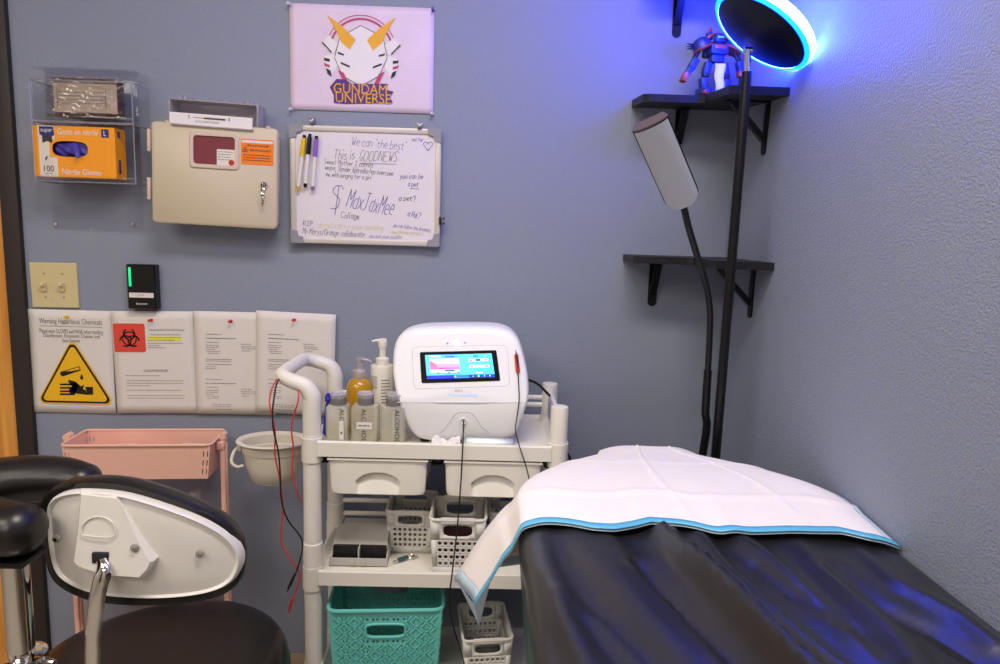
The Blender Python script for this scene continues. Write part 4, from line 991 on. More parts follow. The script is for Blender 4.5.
# grey bin with black compartments at the left of the middle shelf
x0 = PY(328,560,1.47).x; x1 = PY(386,560,1.47).x; zt = PY(355,519,1.60).z
bn = thing('parts_bin', 'grey slanted organiser bin with two black compartments on the middle shelf', 'bin', ((x0+x1)/2,1.55,S2))
W = x1-x0; mg = mat('bin_grey', (186,182,176), .5)
mb = MB(); h2 = zt-S2
mb.hull([(-W/2,-.062,.0),(W/2,-.062,.0),(W/2,-.066,.012),(-W/2,-.066,.012)],[(-W/2,.02,.0),(W/2,.02,.0),(W/2,.02,.012),(-W/2,.02,.012)])
def hood(u,v):   # curved front falling toward the compartments
    return ((u-.5)*W*(.97-.05*v), -.040+.065*v**1.5+.0*math.cos(u*PI)-.004*math.sin(u*PI)*(1-v), .034+(h2-.034)*v**.8-.005*math.sin(u*PI)*(1-v))
mb.grid(hood,16,12)
mb.box((0,.045,h2-.010),(W*.92,.06,.004),.001)
for s in (-1,1): mb.hull([(s*W/2,-.064,.012),(s*W*.48,.03,h2*.95),(s*W*.47,.075,h2*.95),(s*W/2,.075,.0)],[(s*(W/2-.003),-.064,.012),(s*(W*.48-.003),.03,h2*.95),(s*(W*.47-.003),.075,h2*.95),(s*(W/2-.003),.075,.0)])
mb.box((0,-.064,.010),(W+.002,.004,.018),.001); mb.box((0,-.050,.022),(.003,.028,.040),.0005)
for s in (-1,1): mb.box((s*.012,-.068,.009),(.008,.005,.010),.001)
mb.build('shell', mg, bn, smooth=40, solid=0, recalc=False)
for s in (-1,1):
    MB().box((s*W*.24,-.044,.020),(W*.45,.012,.040),.001,rot=(-.12,0,0)).build('compartment', m_black, bn)

# keys in front of the baskets
p = PZ(405,560,S2); ks = thing('key_fob', 'teal key fob with silver keys lying in front of the grey baskets', 'keys', (p.x,p.y,S2), (0,0,.7))
MB().box((-.006,0,.006),(.028,.010,.008),.003).build('fob', mat('fob_teal',(50,90,100),.3), ks)
mb = MB(); mb.box((-.026,0,.005),(.014,.005,.004),.001); mb.build('key', m_chrome, ks)
mb = MB(); mb.tube([(.016+.009*math.cos(a),.009*math.sin(a),.005) for a in [2*PI*i/12 for i in range(13)]],.0012,n=6,k=1,cap=False); mb.box((.024,-.004,.003),(.014,.012,.002),.0005); mb.build('ring', m_chrome, ks)

# ---------------------------------------------------------------- treatment machine
TS = .862-.012      # top shelf surface
mach = thing('treatment_machine', 'white rounded cosmetic machine with a lit blue touchscreen on the cart', 'machine', (-.05,1.55,TS))
zk = PY(460,402,1.462).z; ztop = PY(460,326,1.535).z; zbase = TS+.004
def fY(z):          # depth of the front surface by height
    if z < zk: t_ = (z-zbase)/(zk-zbase); return 1.474-.010*t_-.003*math.sin(PI*t_)
    return 1.464 + (z-zk)/(ztop-zk)*.075
out_px = [(392,372),(393,352),(397,339),(406,331),(420,327.5),(440,326.5),(470,326),(490,326.5),(503,328),(512,332),(519,340),(524,355),(528,375),(529,395),(525,412),(520,425),(515,435),(505,441),(480,442),(440,442),(422,440),(412,434),(406,424),(400,408),(395,392)]
def surf(px,py):
    z = 1.0
    for _ in range(12): P = PY(px,py,fY(z)); z = P.z
    return P
ol = [surf(*p) for p in out_px]
oc = Vector((sum(p.x for p in ol)/len(ol),0,sum(p.z for p in ol)/len(ol)))
ol = [Vector((p.x,0,max(p.z,zbase))) for p in catmull(ol+[ol[0]],4)[:-1]]
rings = []
for s_,dy in ((0.02,0),(.25,0),(.5,0),(.7,0),(.85,0),(.93,.0),(.965,.0015),(.985,.005),(1,.014),(1.0,.05),(.99,.10),(.96,.14),(.90,.16),(.5,.165)):
    r_ = []
    for p in ol:
        x = oc.x+(p.x-oc.x)*s_; z = oc.z+(p.z-oc.z)*s_; z = max(z, zbase)
        yv = fY(z)+dy
        if s_ <= 1 and dy >= .10: yv = max(1.474, fY(z)*.5+1.5*.5)+dy*.93
        r_.append((x, min(yv,1.662), z))
    rings.append(r_)
mb = MB(); loft(mb, rings); body = mb.build('body', m_mach, mach, world=True, smooth=55)
for sx in (-1,1):
    for yy_ in (1.50,1.62): MB().cyl((oc.x+sx*.08,yy_,TS),(oc.x+sx*.08,yy_,zbase+.004),.010,n=14).build('foot', m_black, mach, world=True)
def onface(px,py,off=.001):
    P = surf(px,py); n_ = Vector((0,-1,.42)).normalized() if P.z > zk else Vector((0,-1,0)); return P + n_*off
def fpoly(mb,pts,off): mb.poly([onface(*p,off) for p in pts])
def roundq(q4_, r, n=4):
    # rounded quadrilateral in pixel space
    out=[]; N=len(q4_)
    for i in range(N):
        p0=Vector(q4_[i-1]); p=Vector(q4_[i]); p1=Vector(q4_[(i+1)%N]); a=p+(p0-p).normalized()*r; b=p+(p1-p).normalized()*r
        for k in range(n+1): t_=k/n; out.append(tuple(a*(1-t_)**2+p*2*t_*(1-t_)+b*t_*t_))
    return out
# raised panel line around the screen
mb = MB(); lp = roundq([(412,347),(507,345),(510,386),(414,389)],6); mb.tube([onface(*p,-.0004) for p in lp]+[onface(*lp[0],-.0004)],.0009,n=6,k=1,cap=False); mb.build('panel_seam', mat('seam_grey',(206,206,212),.3), mach, world=True)
MB().tube([onface(x_,402.3+.0*x_,-.0002) for x_ in (397,420,450,480,505,526)],.0011,n=6,k=4).build('front_crease', m_mach, mach, world=True)
bz4 = roundq([(419.8,352.3),(496.3,350.3),(500.3,380.8),(421.6,383.2)],1.6)
mb = MB(); mb.hull([onface(*p,.0015) for p in bz4],[onface(*p,-.003) for p in bz4]); scr = mb.build('screen', mat('screen_black',(10,10,14),.15), mach, world=True, smooth=0)
def em(name, rgb, s=1.0): return mat(name, rgb, .3, emit=rgb, strength=s)
TL,TR,BR,BL = (425,355.2),(491.5,353.6),(495,377.5),(427,379.2)
def sq(u,v):     # u right, v down on the lit screen
    a = (TL[0]+(TR[0]-TL[0])*u, TL[1]+(TR[1]-TL[1])*u); b = (BL[0]+(BR[0]-BL[0])*u, BL[1]+(BR[1]-BL[1])*u)
    return (a[0]+(b[0]-a[0])*v, a[1]+(b[1]-a[1])*v)
mb = MB(); 
def sr(mi,u0,u1,v0,v1,off): mb.m=mi; fpoly(mb,[sq(u0,v0),sq(u1,v0),sq(u1,v1),sq(u0,v1)],off)
cols=[(84,186,240),(78,176,240),(84,190,246),(70,214,248)]
mats_ = [em('scr_a',cols[0]),em('scr_b',cols[1]),em('scr_c',cols[2]),em('scr_d',cols[3]),em('scr_white',(225,240,250)),em('scr_pink',(214,150,220)),em('scr_rose',(206,110,150)),em('scr_blue',(20,50,200)),em('scr_pale',(190,215,240)),em('scr_dark',(40,70,110)),em('scr_magenta',(190,70,130)),em('scr_mid',(30,120,235))]
for k in range(4): sr(k,k/4,(k+1)/4,0,.86,.0018)
sr(7,0,.4,.86,1,.0018); sr(11,.4,.62,.86,1,.0018); sr(7,.62,1,.86,1,.0018)
sr(4,.06,.23,.04,.09,.0022); sr(9,.30,.44,.08,.12,.0022)
sr(8,.06,.50,.16,.36,.0022); sr(4,.06,.50,.30,.38,.0023); sr(5,.06,.50,.38,.52,.0023); sr(6,.06,.50,.52,.60,.0023) if False else sr(5,.06,.50,.38,.60,.0024)
mb.m=6; fpoly(mb,[sq(.06,.60),sq(.06,.26),sq(.10,.27),sq(.14,.36),sq(.17,.47),sq(.18,.60)],.0027)
mb.m=10; fpoly(mb,[sq(.18,.60),sq(.18,.54),sq(.50,.56),sq(.50,.60)],.0027)
sr(8,.06,.50,.62,.76,.0022); sr(9,.28,.42,.64,.70,.0025)
for u in (.16,.32,.46): sr(9,u,u+.03,.74,.78,.0025)
for v in (.20,.46):
    sr(8,.64,.94,v,v+.12,.0022); sr(6,.66,.70,v+.03,v+.10,.0025); sr(6,.88,.92,v+.03,v+.10,.0025); sr(9,.75,.82,v+.02,v+.10,.0025) if v<.3 else None
sr(9,.72,.80,.07,.12,.0024); sr(6,.88,.92,.07,.11,.0024); sr(4,.73,.83,.77,.81,.0024)
mb.m=4
for u,s_ in ((.42,.016),(.68,.010),(.76,.018),(.85,.012),(.93,.012)): fpoly(mb,[sq(u-s_,.93),sq(u,.93-s_*2.4),sq(u+s_,.93),sq(u,.93+s_*2.4)],.0026)
part(mb.build('display', mats_, scr, world=True, smooth=0, recalc=False), 'glowing blue touchscreen picture with a pink graph')
# status lights
mb = MB(); c0 = (456.5,343)
mb.m=0; fpoly(mb,[(c0[0]+2.6*math.cos(a),c0[1]+2.4*math.sin(a)) for a in [2*PI*i/12 for i in range(12)]],.0008)
mb.m=1
for x_,y_ in ((447.5,343.5),(465,342.8)): fpoly(mb,[(x_-1.3,y_),(x_,y_-1),(x_+1.3,y_),(x_,y_+1)],.0008)
part(mb.build('status_lights', [em('led_white',(225,232,255),3),em('led_blue',(90,100,220),1)], mach, world=True, smooth=0, recalc=False),'small white and blue lights above the screen')
# lettering under the screen
mb = MB(); n_ = Vector((0,-1,.42)).normalized(); upv = Vector((0,.42,1)).normalized(); o0 = onface(463,395.5,.0010)
vs,fs,a,b,c,d = text_geo('Microneedling'); wd = (onface(477,395,0)-onface(449.5,395,0)).length; hh=.0062
mb.add([o0+Vector((1,0,0))*((x-a)/(b-a)-.5)*wd+upv*((y-c)/(d-c)-.5)*hh for x,y in vs],fs)
part(mb.build('lettering', em('letter_blue',(110,160,235)), mach, world=True, smooth=0, recalc=False),'light blue lettering under the screen')
mb = MB(); vs,fs,a,b,c,d = text_geo('EAS'); o0 = onface(459,390.7,.001); mb.add([o0+Vector((1,0,0))*((x-a)/(b-a)-.5)*.016+upv*((y-c)/(d-c)-.5)*.005 for x,y in vs],fs)
mb.build('small_lettering', mat('letter_grey',(170,165,180),.4), mach, world=True, smooth=0, recalc=False)
# front socket with arched rim
mb = MB(); p0 = onface(463.5,421,0)
mb.lathe([(.0048,-.002),(.0058,.003),(.0072,.003),(.0085,-.002)],tuple(p0),18,rot=(PI/2,0,0)); part(mb.build('socket', m_mach, mach, world=True),'round socket')
arc = [(440,433),(447,426),(452,418),(457,413),(464,411.5),(471,413),(476,418),(481,426),(489,433)]
MB().tube([onface(*p,-.0005) for p in arc],.0012,n=6,k=3).build('socket_arch', mat('seam_grey',(206,206,212),.3), mach, world=True)
# handpiece clipped to the face (red holder) with its own cable
hp_ = onface(517.3,364,.006)
hpz = thing('probe_handpiece', 'slim black probe in a red rubber sleeve clipped to the machine face', 'probe', onface(517.5,373,.004))
a1 = onface(517.8,372,.006); a0_ = onface(516.2,356,.006)
part(MB().tube([a1,(a1+a0_)/2,a0_],.0042,n=12,rounded=.8,ell=(1.1,1)).build('sleeve', m_red, hpz, world=True),'red rubber sleeve')
mb = MB(); mb.tube([onface(517.9,374,.008),onface(516.7,360,.0100),onface(515.8,353,.009)],[.0016,.0022,.0014],n=8,rounded=1); mb.tube([onface(515.8,353,.009),onface(515.5,350.8,.009)],.0008,n=6,k=1); mb.build('probe', m_black, hpz, world=True)

# cables
def cable(name, pts, r, m, lab, cat='cable', k=8):
    return tag(MB().tube(pts, r, n=8, k=k).build(name, m, smooth=60), lab, cat)
cable('machine_cable', [onface(463.5,421,-.001),onface(463.8,424,.010),PY(463,440,1.430),PY(461,480,1.428),PY(457,530,1.428),PY(452.5,570,1.428),PY(449.5,600,1.43),PY(453,625,1.44),PY(462,655,1.45),PY(470,690,1.45)], .0016, m_black, 'thin black cable hanging from the socket on the machine front')
cable('probe_cable', [onface(517.9,374,.008),onface(518.5,385,.006),onface(519,400,.006),onface(517,415,.008),PY(515.5,430,1.437),PY(520,448,1.432),PY(527,470,1.430),PY(532,495,1.42),PY(534,520,1.42)], .0013, m_black, 'thin grey cable running down from the red probe sleeve')
cable('power_cord', [Vector((.09,1.60,PY(528,378,1.6).z)),PY(536,383,1.62),PY(546,392,1.63),PY(555,403,1.65),PY(562,425,1.715),PY(566,450,1.72),PY(570,470,1.72),Vector((.20,1.725,.5)),Vector((.21,1.73,.15))], .0032, m_black, 'black power cord leaving the right side of the machine')
# red and black leads looped over the handle
hgx, hgz = XLc-.072, zh+.062
m_rl = mat('lead_red', (206,52,44), .4)
rd_ = [PY(289,613,1.40),PY(293,598,1.40),PY(300,575,1.405),PY(290,558,1.41),PY(281,540,1.41),PY(283,510,1.41),PY(280,480,1.41),PY(275,455,1.41),PY(275,430,1.41),PY(271,412,1.41),PY(269.5,400,1.42),PY(273,386,1.44),PY(281,374.5,1.50),PY(288,371,1.53),PY(296,378,1.50),PY(298.5,398,1.42),PY(294,415,1.41),PY(291.5,430,1.41),PY(293.5,450,1.41),PY(292,470,1.41),PY(296,488,1.41),PY(301,501,1.42)]
leads = thing('electrode_leads', 'red and black electrode leads hanging over the cart handle', 'cable', rd_[0])
part(MB().tube(rd_,.0017,n=8,k=6).build('red_lead', m_rl, leads, world=True, smooth=60),'red lead')
bl_ = [PY(287,592,1.395),PY(293,580,1.40),PY(300,560,1.405),PY(302,540,1.41),PY(288,520,1.41),PY(281.5,500,1.405),PY(280,470,1.405),PY(278,450,1.405),PY(273.5,430,1.405),PY(272.5,412,1.41),PY(274.5,395,1.42),PY(277,383,1.44),PY(283,374.5,1.50),PY(289,371.5,1.53),PY(296,380,1.51)]
part(MB().tube(bl_,.0017,n=8,k=6).build('black_lead', m_black, leads, world=True, smooth=60),'black lead')
mb = MB(); mb.tube([rd_[0],PY(291,604,1.40),PY(294,597,1.40)],[.002,.0036,.0028],n=10,k=4); part(mb.build('red_plug', m_rl, leads, world=True),'red plug')
mb = MB(); mb.tube([PY(288,589,1.395),PY(291,583,1.397),PY(295,574,1.40)],[.0024,.0036,.0026],n=10,k=4); part(mb.build('black_plug', m_black, leads, world=True),'black plug')
mb = MB(); mb.cyl(rd_[0],PY(287.5,617,1.40),.001,n=8); mb.cyl(PY(287.5,589.5,1.395),PY(285.5,593.5,1.395),.001,n=8); part(mb.build('pin_tip', m_chrome, leads, world=True),'bare metal tips')

# ---------------------------------------------------------------- bottles on the cart
m_liq = mat('liquid_pale', (222,216,160), .3, alpha=.5); m_capg = mat('cap_grey', (120,118,120), .4); m_capc = clear('cap_clear', (245,245,250), .2, .08, .45, (235,232,238))
def alc(lab, px0, px1, py1, Y, lvl, txt, sticker=0):
    x0 = PY(px0,425,Y-.022).x; x1 = PY(px1,425,Y-.022).x; cx=(x0+x1)/2; w2=(x1-x0)/2
    t = thing('alcohol_bottle', lab, 'bottle', (cx,Y,TS), (0,0,0), 'square dispenser bottles on the cart')
    hb_ = PY((px0+px1)/2,py1,Y-.02).z-TS; W=w2*2; D=.046
    def rq(w_,d_,z,r=.008): return [(x,y,z) for x,y in rrect(w_,d_,r,4)]
    mb = MB(); loft(mb, [rq(W*.94,D*.94,.0),rq(W,D,.004),rq(W,D,hb_-.008),rq(W*.93,D*.93,hb_-.002),rq(W*.6,D*.6,hb_,.006)]); mb.build('body', m_bottle, t, smooth=50)
    mb = MB(); loft(mb, [rq(W*.9,D*.88,.003),rq(W*.94,D*.92,.006),rq(W*.94,D*.92,hb_*lvl)]); part(mb.build('liquid', m_liq, t, smooth=50),'pale yellowish liquid')
    mb = MB(); mb.lathe([(.017,hb_-.001),(.0175,hb_+.001),(.0175,hb_+.014),(.0165,hb_+.015)],n=24); part(mb.build('collar', m_capg, t),'grey collar')
    mb = MB(); mb.lathe([(.0165,hb_+.0145),(.018,hb_+.018),(.019,hb_+.024),(.016,hb_+.026),(.010,hb_+.0225),(.0001,hb_+.0225)],n=24); part(mb.build('press_cap', m_capc, t),'clear dished press cap')
    mb = MB(); mb.cyl((0,0,.006),(0,0,hb_),.0035,n=10); mb.build('dip_tube', m_white, t)
    # vertical lettering reading downward
    mb = MB(); vs,fs,a,b,c,d = text_geo('ALCOHOL'); Lh = hb_*.84; tx = {1:.012,2:.0,3:.010}[txt]
    mb.add([(tx+((y-c)/(d-c)-.5)*.0105, -D/2-.0006, hb_*.94-(x-a)/(b-a)*Lh) for x,y in vs],fs)
    mb.build('lettering', m_inkd, t, smooth=0, recalc=False)
    if sticker:
        mb = MB(); mb.m=0
        if sticker==1: mb.rect(.006,.016,hb_*.12,hb_*.62,-D/2-.001); mb.m=1; mb.lines(.009,.013,hb_*.3,.006,-D/2-.0013,rn)
        else: mb.rect(-.016,.018,hb_*.42,hb_*.60,-D/2-.001); mb.m=1; mb.lines(-.012,.012,hb_*.51,.003,-D/2-.0013,rn)
        part(mb.build('sticker', [m_paper,m_ink], t, smooth=0),'white sticker')
alc('square bottle lettered ALCOHOL with an upright sticker, nearest the cart handle', 325,348,406,1.485,.42,1,1)
alc('square bottle lettered ALCOHOL with a sideways sticker, in front of the amber soap', 350.5,377.5,406,1.478,.30,2,2)
alc('square bottle lettered ALCOHOL without a sticker, beside the machine', 380.5,404.5,407,1.478,.20,3,0)
# amber pump soap
p = PY(359.5,440,1.56); zb_ = TS
amb = thing('soap_dispenser', 'round-shouldered pump bottle of amber liquid soap', 'soap bottle', (p.x,1.56,TS))
hs = PY(360,377.5,1.56).z-TS; r_=.0285*1.06
MB().lathe([(.0001,0),(r_*.95,0),(r_,.005),(r_,hs-.030),(r_*.93,hs-.016),(r_*.72,hs-.006),(r_*.45,hs),(.0001,hs)],n=32).build('body', mat('amber_soap',(214,160,16),.12,trans=.35,coat=.5), amb)
mb = MB(); mb.lathe([(.0145,hs-.002),(.015,hs),(.015,hs+.016),(.012,hs+.020),(.0075,hs+.021),(.0075,hs+.040),(.0001,hs+.040)],n=24); mb.build('collar', m_filmy, amb)
mb = MB(); mb.lathe([(.0085,hs+.036),(.0095,hs+.038),(.0095,hs+.046),(.0001,hs+.047)],n=20); mb.tube([(0,0,hs+.042),(.016,-.004,hs+.043),(.028,-.007,hs+.038)],[.0055,.0045,.003],n=10,ell=(1,.8)); mb.build('pump_head', m_filmy, amb)
# tall white lotion
p = PY(382,440,1.585)
lot = thing('lotion_dispenser', 'tall white pump bottle of lotion standing behind the alcohol bottles', 'lotion bottle', (p.x,1.585,TS))
hs = PY(382,365,1.585).z-TS; r_=.0275
MB().lathe([(.0001,0),(r_*.96,0),(r_,.004),(r_,hs-.004),(r_*.96,hs),(.0125,hs+.001),(.0001,hs+.001)],n=32).build('body', m_white, lot)
mb = MB(); mb.lathe([(.0150,hs),(.0155,hs+.002),(.0155,hs+.016),(.011,hs+.018),(.0075,hs+.019),(.0075,hs+.046),(.0001,hs+.046)],n=24); mb.build('collar', m_white, lot)
mb = MB(); mb.lathe([(.0085,hs+.040),(.0100,hs+.046),(.0100,hs+.060),(.009,hs+.062),(.0001,hs+.063)],n=20); mb.tube([(0,0,hs+.056),(-.012,-.003,hs+.058),(-.024,-.006,hs+.056)],[.0055,.0045,.003],n=10,ell=(1,.8)); mb.build('pump_head', m_white, lot)
mb = MB(); rn = random.Random(4)
for k in range(8): 
    z_ = hs*.45+k*.0075; a0=-.9; 
    mb.add([(r_*1.01*math.sin(a),-r_*1.01*math.cos(a),z) for a in (.05,.3,.55,.8) for z in (z_,z_+.0022)],[(0,2,3,1),(2,4,5,3),(4,6,7,5)])
mb.m=1; mb.add([(r_*1.01*math.sin(a),-r_*1.01*math.cos(a),z) for a in (-1.1,-.8,-.5,-.3) for z in (hs*.66,hs*.86)],[(0,2,3,1),(2,4,5,3),(4,6,7,5)])
mb.build('label_print', [m_ink,mat('label_silver',(190,190,190),.3)], lot, smooth=0)
# blue crumpled glove by the handle
p = PY(326.5,400,1.50); mb = MB()
def blob(u,v):
    a=2*PI*u; b=PI*v; k=1+.35*math.sin(3*a+4*b)*math.sin(5*b); return (p.x+.008*k*math.sin(b)*math.cos(a), 1.52+.010*k*math.sin(b)*math.sin(a), p.z-.001+.0105*k*math.cos(b))
mb.grid(blob,20,12); mb.tube([(p.x-.0,1.52,p.z-.006),(p.x-.006,1.52,p.z-.03),(p.x-.008,1.52,TS+.001)],[.004,.003,.006],n=8)
tag(mb.build('glove', mat('glove_blue',(44,50,190),.5), smooth=50), 'crumpled blue glove standing between the handle post and first alcohol bottle', 'glove')
# gauze and foil in front of the machine
p = PZ(447,440,TS); 
mb = MB(); rg = random.Random(8)
def gz_(u,v): return (-.026+.062*u, -.010+.018*v, .003+.020*math.sin(PI*min(1,v*.8+.1))*(.75+.25*math.sin(u*9))+.003*math.sin(u*23+v*8))
gm = MB(Matrix.Translation((p.x-.004,1.456,TS))); gm.grid(gz_,24,10)
tag(gm.build('gauze_pad', mat('gauze',(240,234,232),.9), smooth=40, solid=.002), 'crumpled white gauze at the foot of the machine', 'gauze')
a = PY(462,432,1.458); b = PY(514,434,1.458)
mb = MB(); mb.box(((a.x+b.x)/2,1.456,TS+.012),(b.x-a.x,.026,.003),.001,rot=(.8,0,0)); mb.box(((a.x+b.x)/2+.004,1.452,TS+.016),((b.x-a.x)*.92,.016,.0012),.0003,rot=(.9,.03,0))
tag(mb.build('foil_packet', mat('foil_silver',(165,172,172),.4,metal=.8), smooth=30), 'flat silver foil packet lying against the foot of the machine', 'packet')

# ---------------------------------------------------------------- grey hanging bucket
bc = PY(275,447,1.615); 
bk = thing('hanging_bucket', 'small cream plastic bucket hooked on the left side of the cart', 'bucket', (PY(276,440,1.62).x,1.60,PY(275,480,1.60).z))
m_buck = mat('bucket_cream', (220,212,196), .45)
R0 = .080; zr_ = PY(275,440,1.60).z-bk.location.z
mb = MB(); mb.shell([(R0*.30,0.002),(R0*.55,.0),(R0*.66,.006),(R0*.80,.035),(R0*.86,zr_-.028),(R0*.90,zr_-.026),(R0*.93,zr_-.006),(R0*.93,zr_)],n=40,sy=.8); mb.shell([(R0*.0001,.003),(R0*.56,.001)],n=40,sy=.8)
mb.build('body', m_buck, bk, solid=.0025, smooth=40, offset=-1)
mb = MB(); path=[(R0*math.cos(a),.8*R0*math.sin(a),zr_) for a in [2*PI*i/40 for i in range(41)]]; mb.tube(path,.0042,n=8,k=1,up=(0,0,1),cap=False,ell=(1.5,.7)); mb.build('rim', m_buck, bk)
mb = MB(); mb.tube([(-R0*.93,-.02,zr_-.010),(-R0*1.03,-.035,zr_-.022),(-R0*1.02,-.050,zr_-.040),(-R0*.86,-.052,zr_-.050),(-R0*.72,-.050,zr_-.048)],.0036,n=8,rounded=1); mb.box((-R0*.92,-.02,zr_-.014),(.010,.012,.016),.002); mb.build('bail_handle', m_buck, bk)
mb = MB(); mb.tube([(R0*.9,0,zr_),(R0*1.02,0,zr_+.008),(R0*1.12,0,zr_+.004)],.004,n=8); mb.build('hook', m_buck, bk)

# ---------------------------------------------------------------- pink trolley
zt = .792; fl = PZ(57,446.5,zt); fr_ = PZ(213.5,444,zt); ang = math.atan2(fr_.y-fl.y,fr_.x-fl.x)*.7
W = (fr_-fl).length-.012; D=.125; mid=(fl+fr_)/2; ctr = mid+Vector((-math.sin(ang),math.cos(ang),0))*D/2
pt = thing('storage_trolley', 'pink metal trolley with slotted tray standing against the wall', 'trolley', (ctr.x,ctr.y,0), (0,0,ang))
hB = zt-PZ(200,481,zt).z if False else .072
hB = zt-(PY(130,480,fl.y+.02).z)
def ptray(zt_, hB_):
    mb = MB(); T=.95
    def side(k):
        def fn(u,v):
            s_=T+(1-T)*v; w2,d2=W/2*s_,D/2*s_; c=[(-w2+2*w2*u,-d2),(w2,-d2+2*d2*u),(w2-2*w2*u,d2),(-w2,d2-2*d2*u)][k]; return (c[0],c[1],zt_-hB_+hB_*v)
        return fn
    for k in range(4):
        fn=side(k); L_ = W if k%2==0 else D; us = [0,.028,.055,.945,.972,1] if k%2==0 else [0,.08,.16,.84,.92,1]
        for i in range(5):
            a,b=us[i],us[i+1]
            if i in (0,1,3,4):
                vs_=[0,.08,.34,.60,.86,1]
                for j in range(5):
                    if 0<j<4: mb.ringhole(fn,a,b,vs_[j],vs_[j+1],(a+b)/2,(vs_[j]+vs_[j+1])/2,(b-a)*.14,.09,4,8)
                    else: mb.poly([fn(a,vs_[j]),fn(b,vs_[j]),fn(b,vs_[j+1]),fn(a,vs_[j+1])])
            else: mb.poly([fn(a,0),fn(b,0),fn(b,1),fn(a,1)])
    w2,d2=W/2*T,D/2*T; mb.poly([(-w2,-d2,zt_-hB_),(w2,-d2,zt_-hB_),(w2,d2,zt_-hB_),(-w2,d2,zt_-hB_)])
    path=[(x,y,zt_) for x,y in rrect(W+.004,D+.004,.014,4)]; path.append(path[0])
    mb.tube(path,.0032,n=8,k=1,up=(0,0,1),cap=False)
    return mb.build('tray', m_pink, pt, smooth=30, solid=0, recalc=False)
ptray(zt,hB); ptray(.47,.06); ptray(.17,.06)
for s in (-1,1):
    mb = MB(); mb.box((s*(W/2+.014),.0,zt/2+.01),(.012,.028,zt-.03),.003); mb.box((s*(W/2+.014),.0,zt/2+.01),(.018,.010,zt-.04),.003)
    mb.build('post', m_pink, pt)
    mb = MB(); mb.cyl((s*(W/2+.014),-.012,zt+.004),(s*(W/2+.014),.012,zt+.004),.008,n=14); mb.cyl((s*(W/2+.002),0,zt-.004),(s*(W/2+.022),0,zt-.004),.007,n=14); mb.box((s*(W/2+.010),0,zt-.018),(.020,.034,.022),.004); mb.build('clamp', m_pink, pt)
    mb = MB(); mb.cyl((s*(W/2+.006),-.05,.02),(s*(W/2+.020),-.05,.02),.02,n=16); mb.cyl((s*(W/2+.006),.05,.02),(s*(W/2+.020),.05,.02),.02,n=16); mb.box((s*(W/2+.013),0,.035),(.012,.12,.014),.002); mb.build('caster', m_white, pt)
# tins in the tray
Mt = WM[pt.name]
for lx_,m_,lab,r0 in ((.10,mat('tin_dark',(50,50,54),.3),'dark framed tin in the right half of the pink tray',.048),(-.06,mat('lid_pink',(236,190,172),.5),'round pale lid in the left half of the pink tray',.052)):
    c = Mt @ Vector((lx_,.0,zt-hB+.002)); mb = MB()
    if r0 < .05: mb.box((c.x,c.y,c.z+.030),(.075,.07,.056),.004); mb.m=1; mb.box((c.x,c.y,c.z+.0585),(.062,.056,.002),.001); tag(mb.build('tin',[m_,mat('tin_light',(225,222,215),.4)]),lab,'tin')
    else: mb.lathe([(.0001,0),(r0,0),(r0,.048),(r0*.95,.054),(r0*.7,.056),(.0001,.050)],tuple(c),28); tag(mb.build('round_tub',m_),lab,'tub')
# crumpled plastic bottle on the middle tray
c = Mt @ Vector((W/2-.055,-.005,.412)); zt2 = PY(200,491,c.y).z
pb = thing('squeeze_bottle', 'clear crinkled plastic bottle behind the chair on the pink trolley', 'bottle', c)
hh_ = zt2-c.z
MB().lathe([(.0001,0),(.028,0),(.03,.004),(.026,hh_*.3),(.03,hh_*.55),(.028,hh_*.75),(.013,hh_*.88),(.0001,hh_*.89)],n=12).build('body', m_filmy, pb, smooth=0)
MB().lathe([(.013,hh_*.86),(.014,hh_*.88),(.014,hh_),(.0001,hh_)],n=16).build('cap', m_filmy, pb)

# ---------------------------------------------------------------- treatment bed
BZ = .885; BXL, BXR = .070, .606; BXC = (BXL+BXR)/2; BYE = 1.33
bed = thing('treatment_bed', 'treatment bed under a loose glossy black sheet, its side along the right wall', 'bed', (BXC,.4,0))
m_frame_b = mat('bed_frame', (40,40,44), .4, metal=.4)
def halfw(y):      # rounded head end
    if y < 1.08: return (BXR-BXL)/2
    t_ = min(1,(y-1.08)/(BYE-1.08)); return (BXR-BXL)/2*(1-.66*t_**1.7)
pl = []
ys = [-.45+i*.05 for i in range(31)]+[1.08+i*.02 for i in range(14)]
ys = [y for y in ys if y <= BYE]
Lp = [(BXC-halfw(y)+.012,y) for y in ys]; Rp = [(BXC+halfw(y)-.012,y) for y in reversed(ys)]
MB().slab(Lp+Rp, BZ-.075, BZ-.012).build('mattress', m_leather, bed, world=True, smooth=30)
MB().box((BXC,.40,BZ-.105),((BXR-BXL)*.9,1.55,.05),.006).build('base_frame', m_frame_b, bed, world=True)
for x in (BXL+.06,BXR-.06):
    for y in (-.3,1.0): MB().cyl((x,y,0),(x,y,BZ-.12),.02,n=16).build('leg', m_frame_b, bed, world=True)
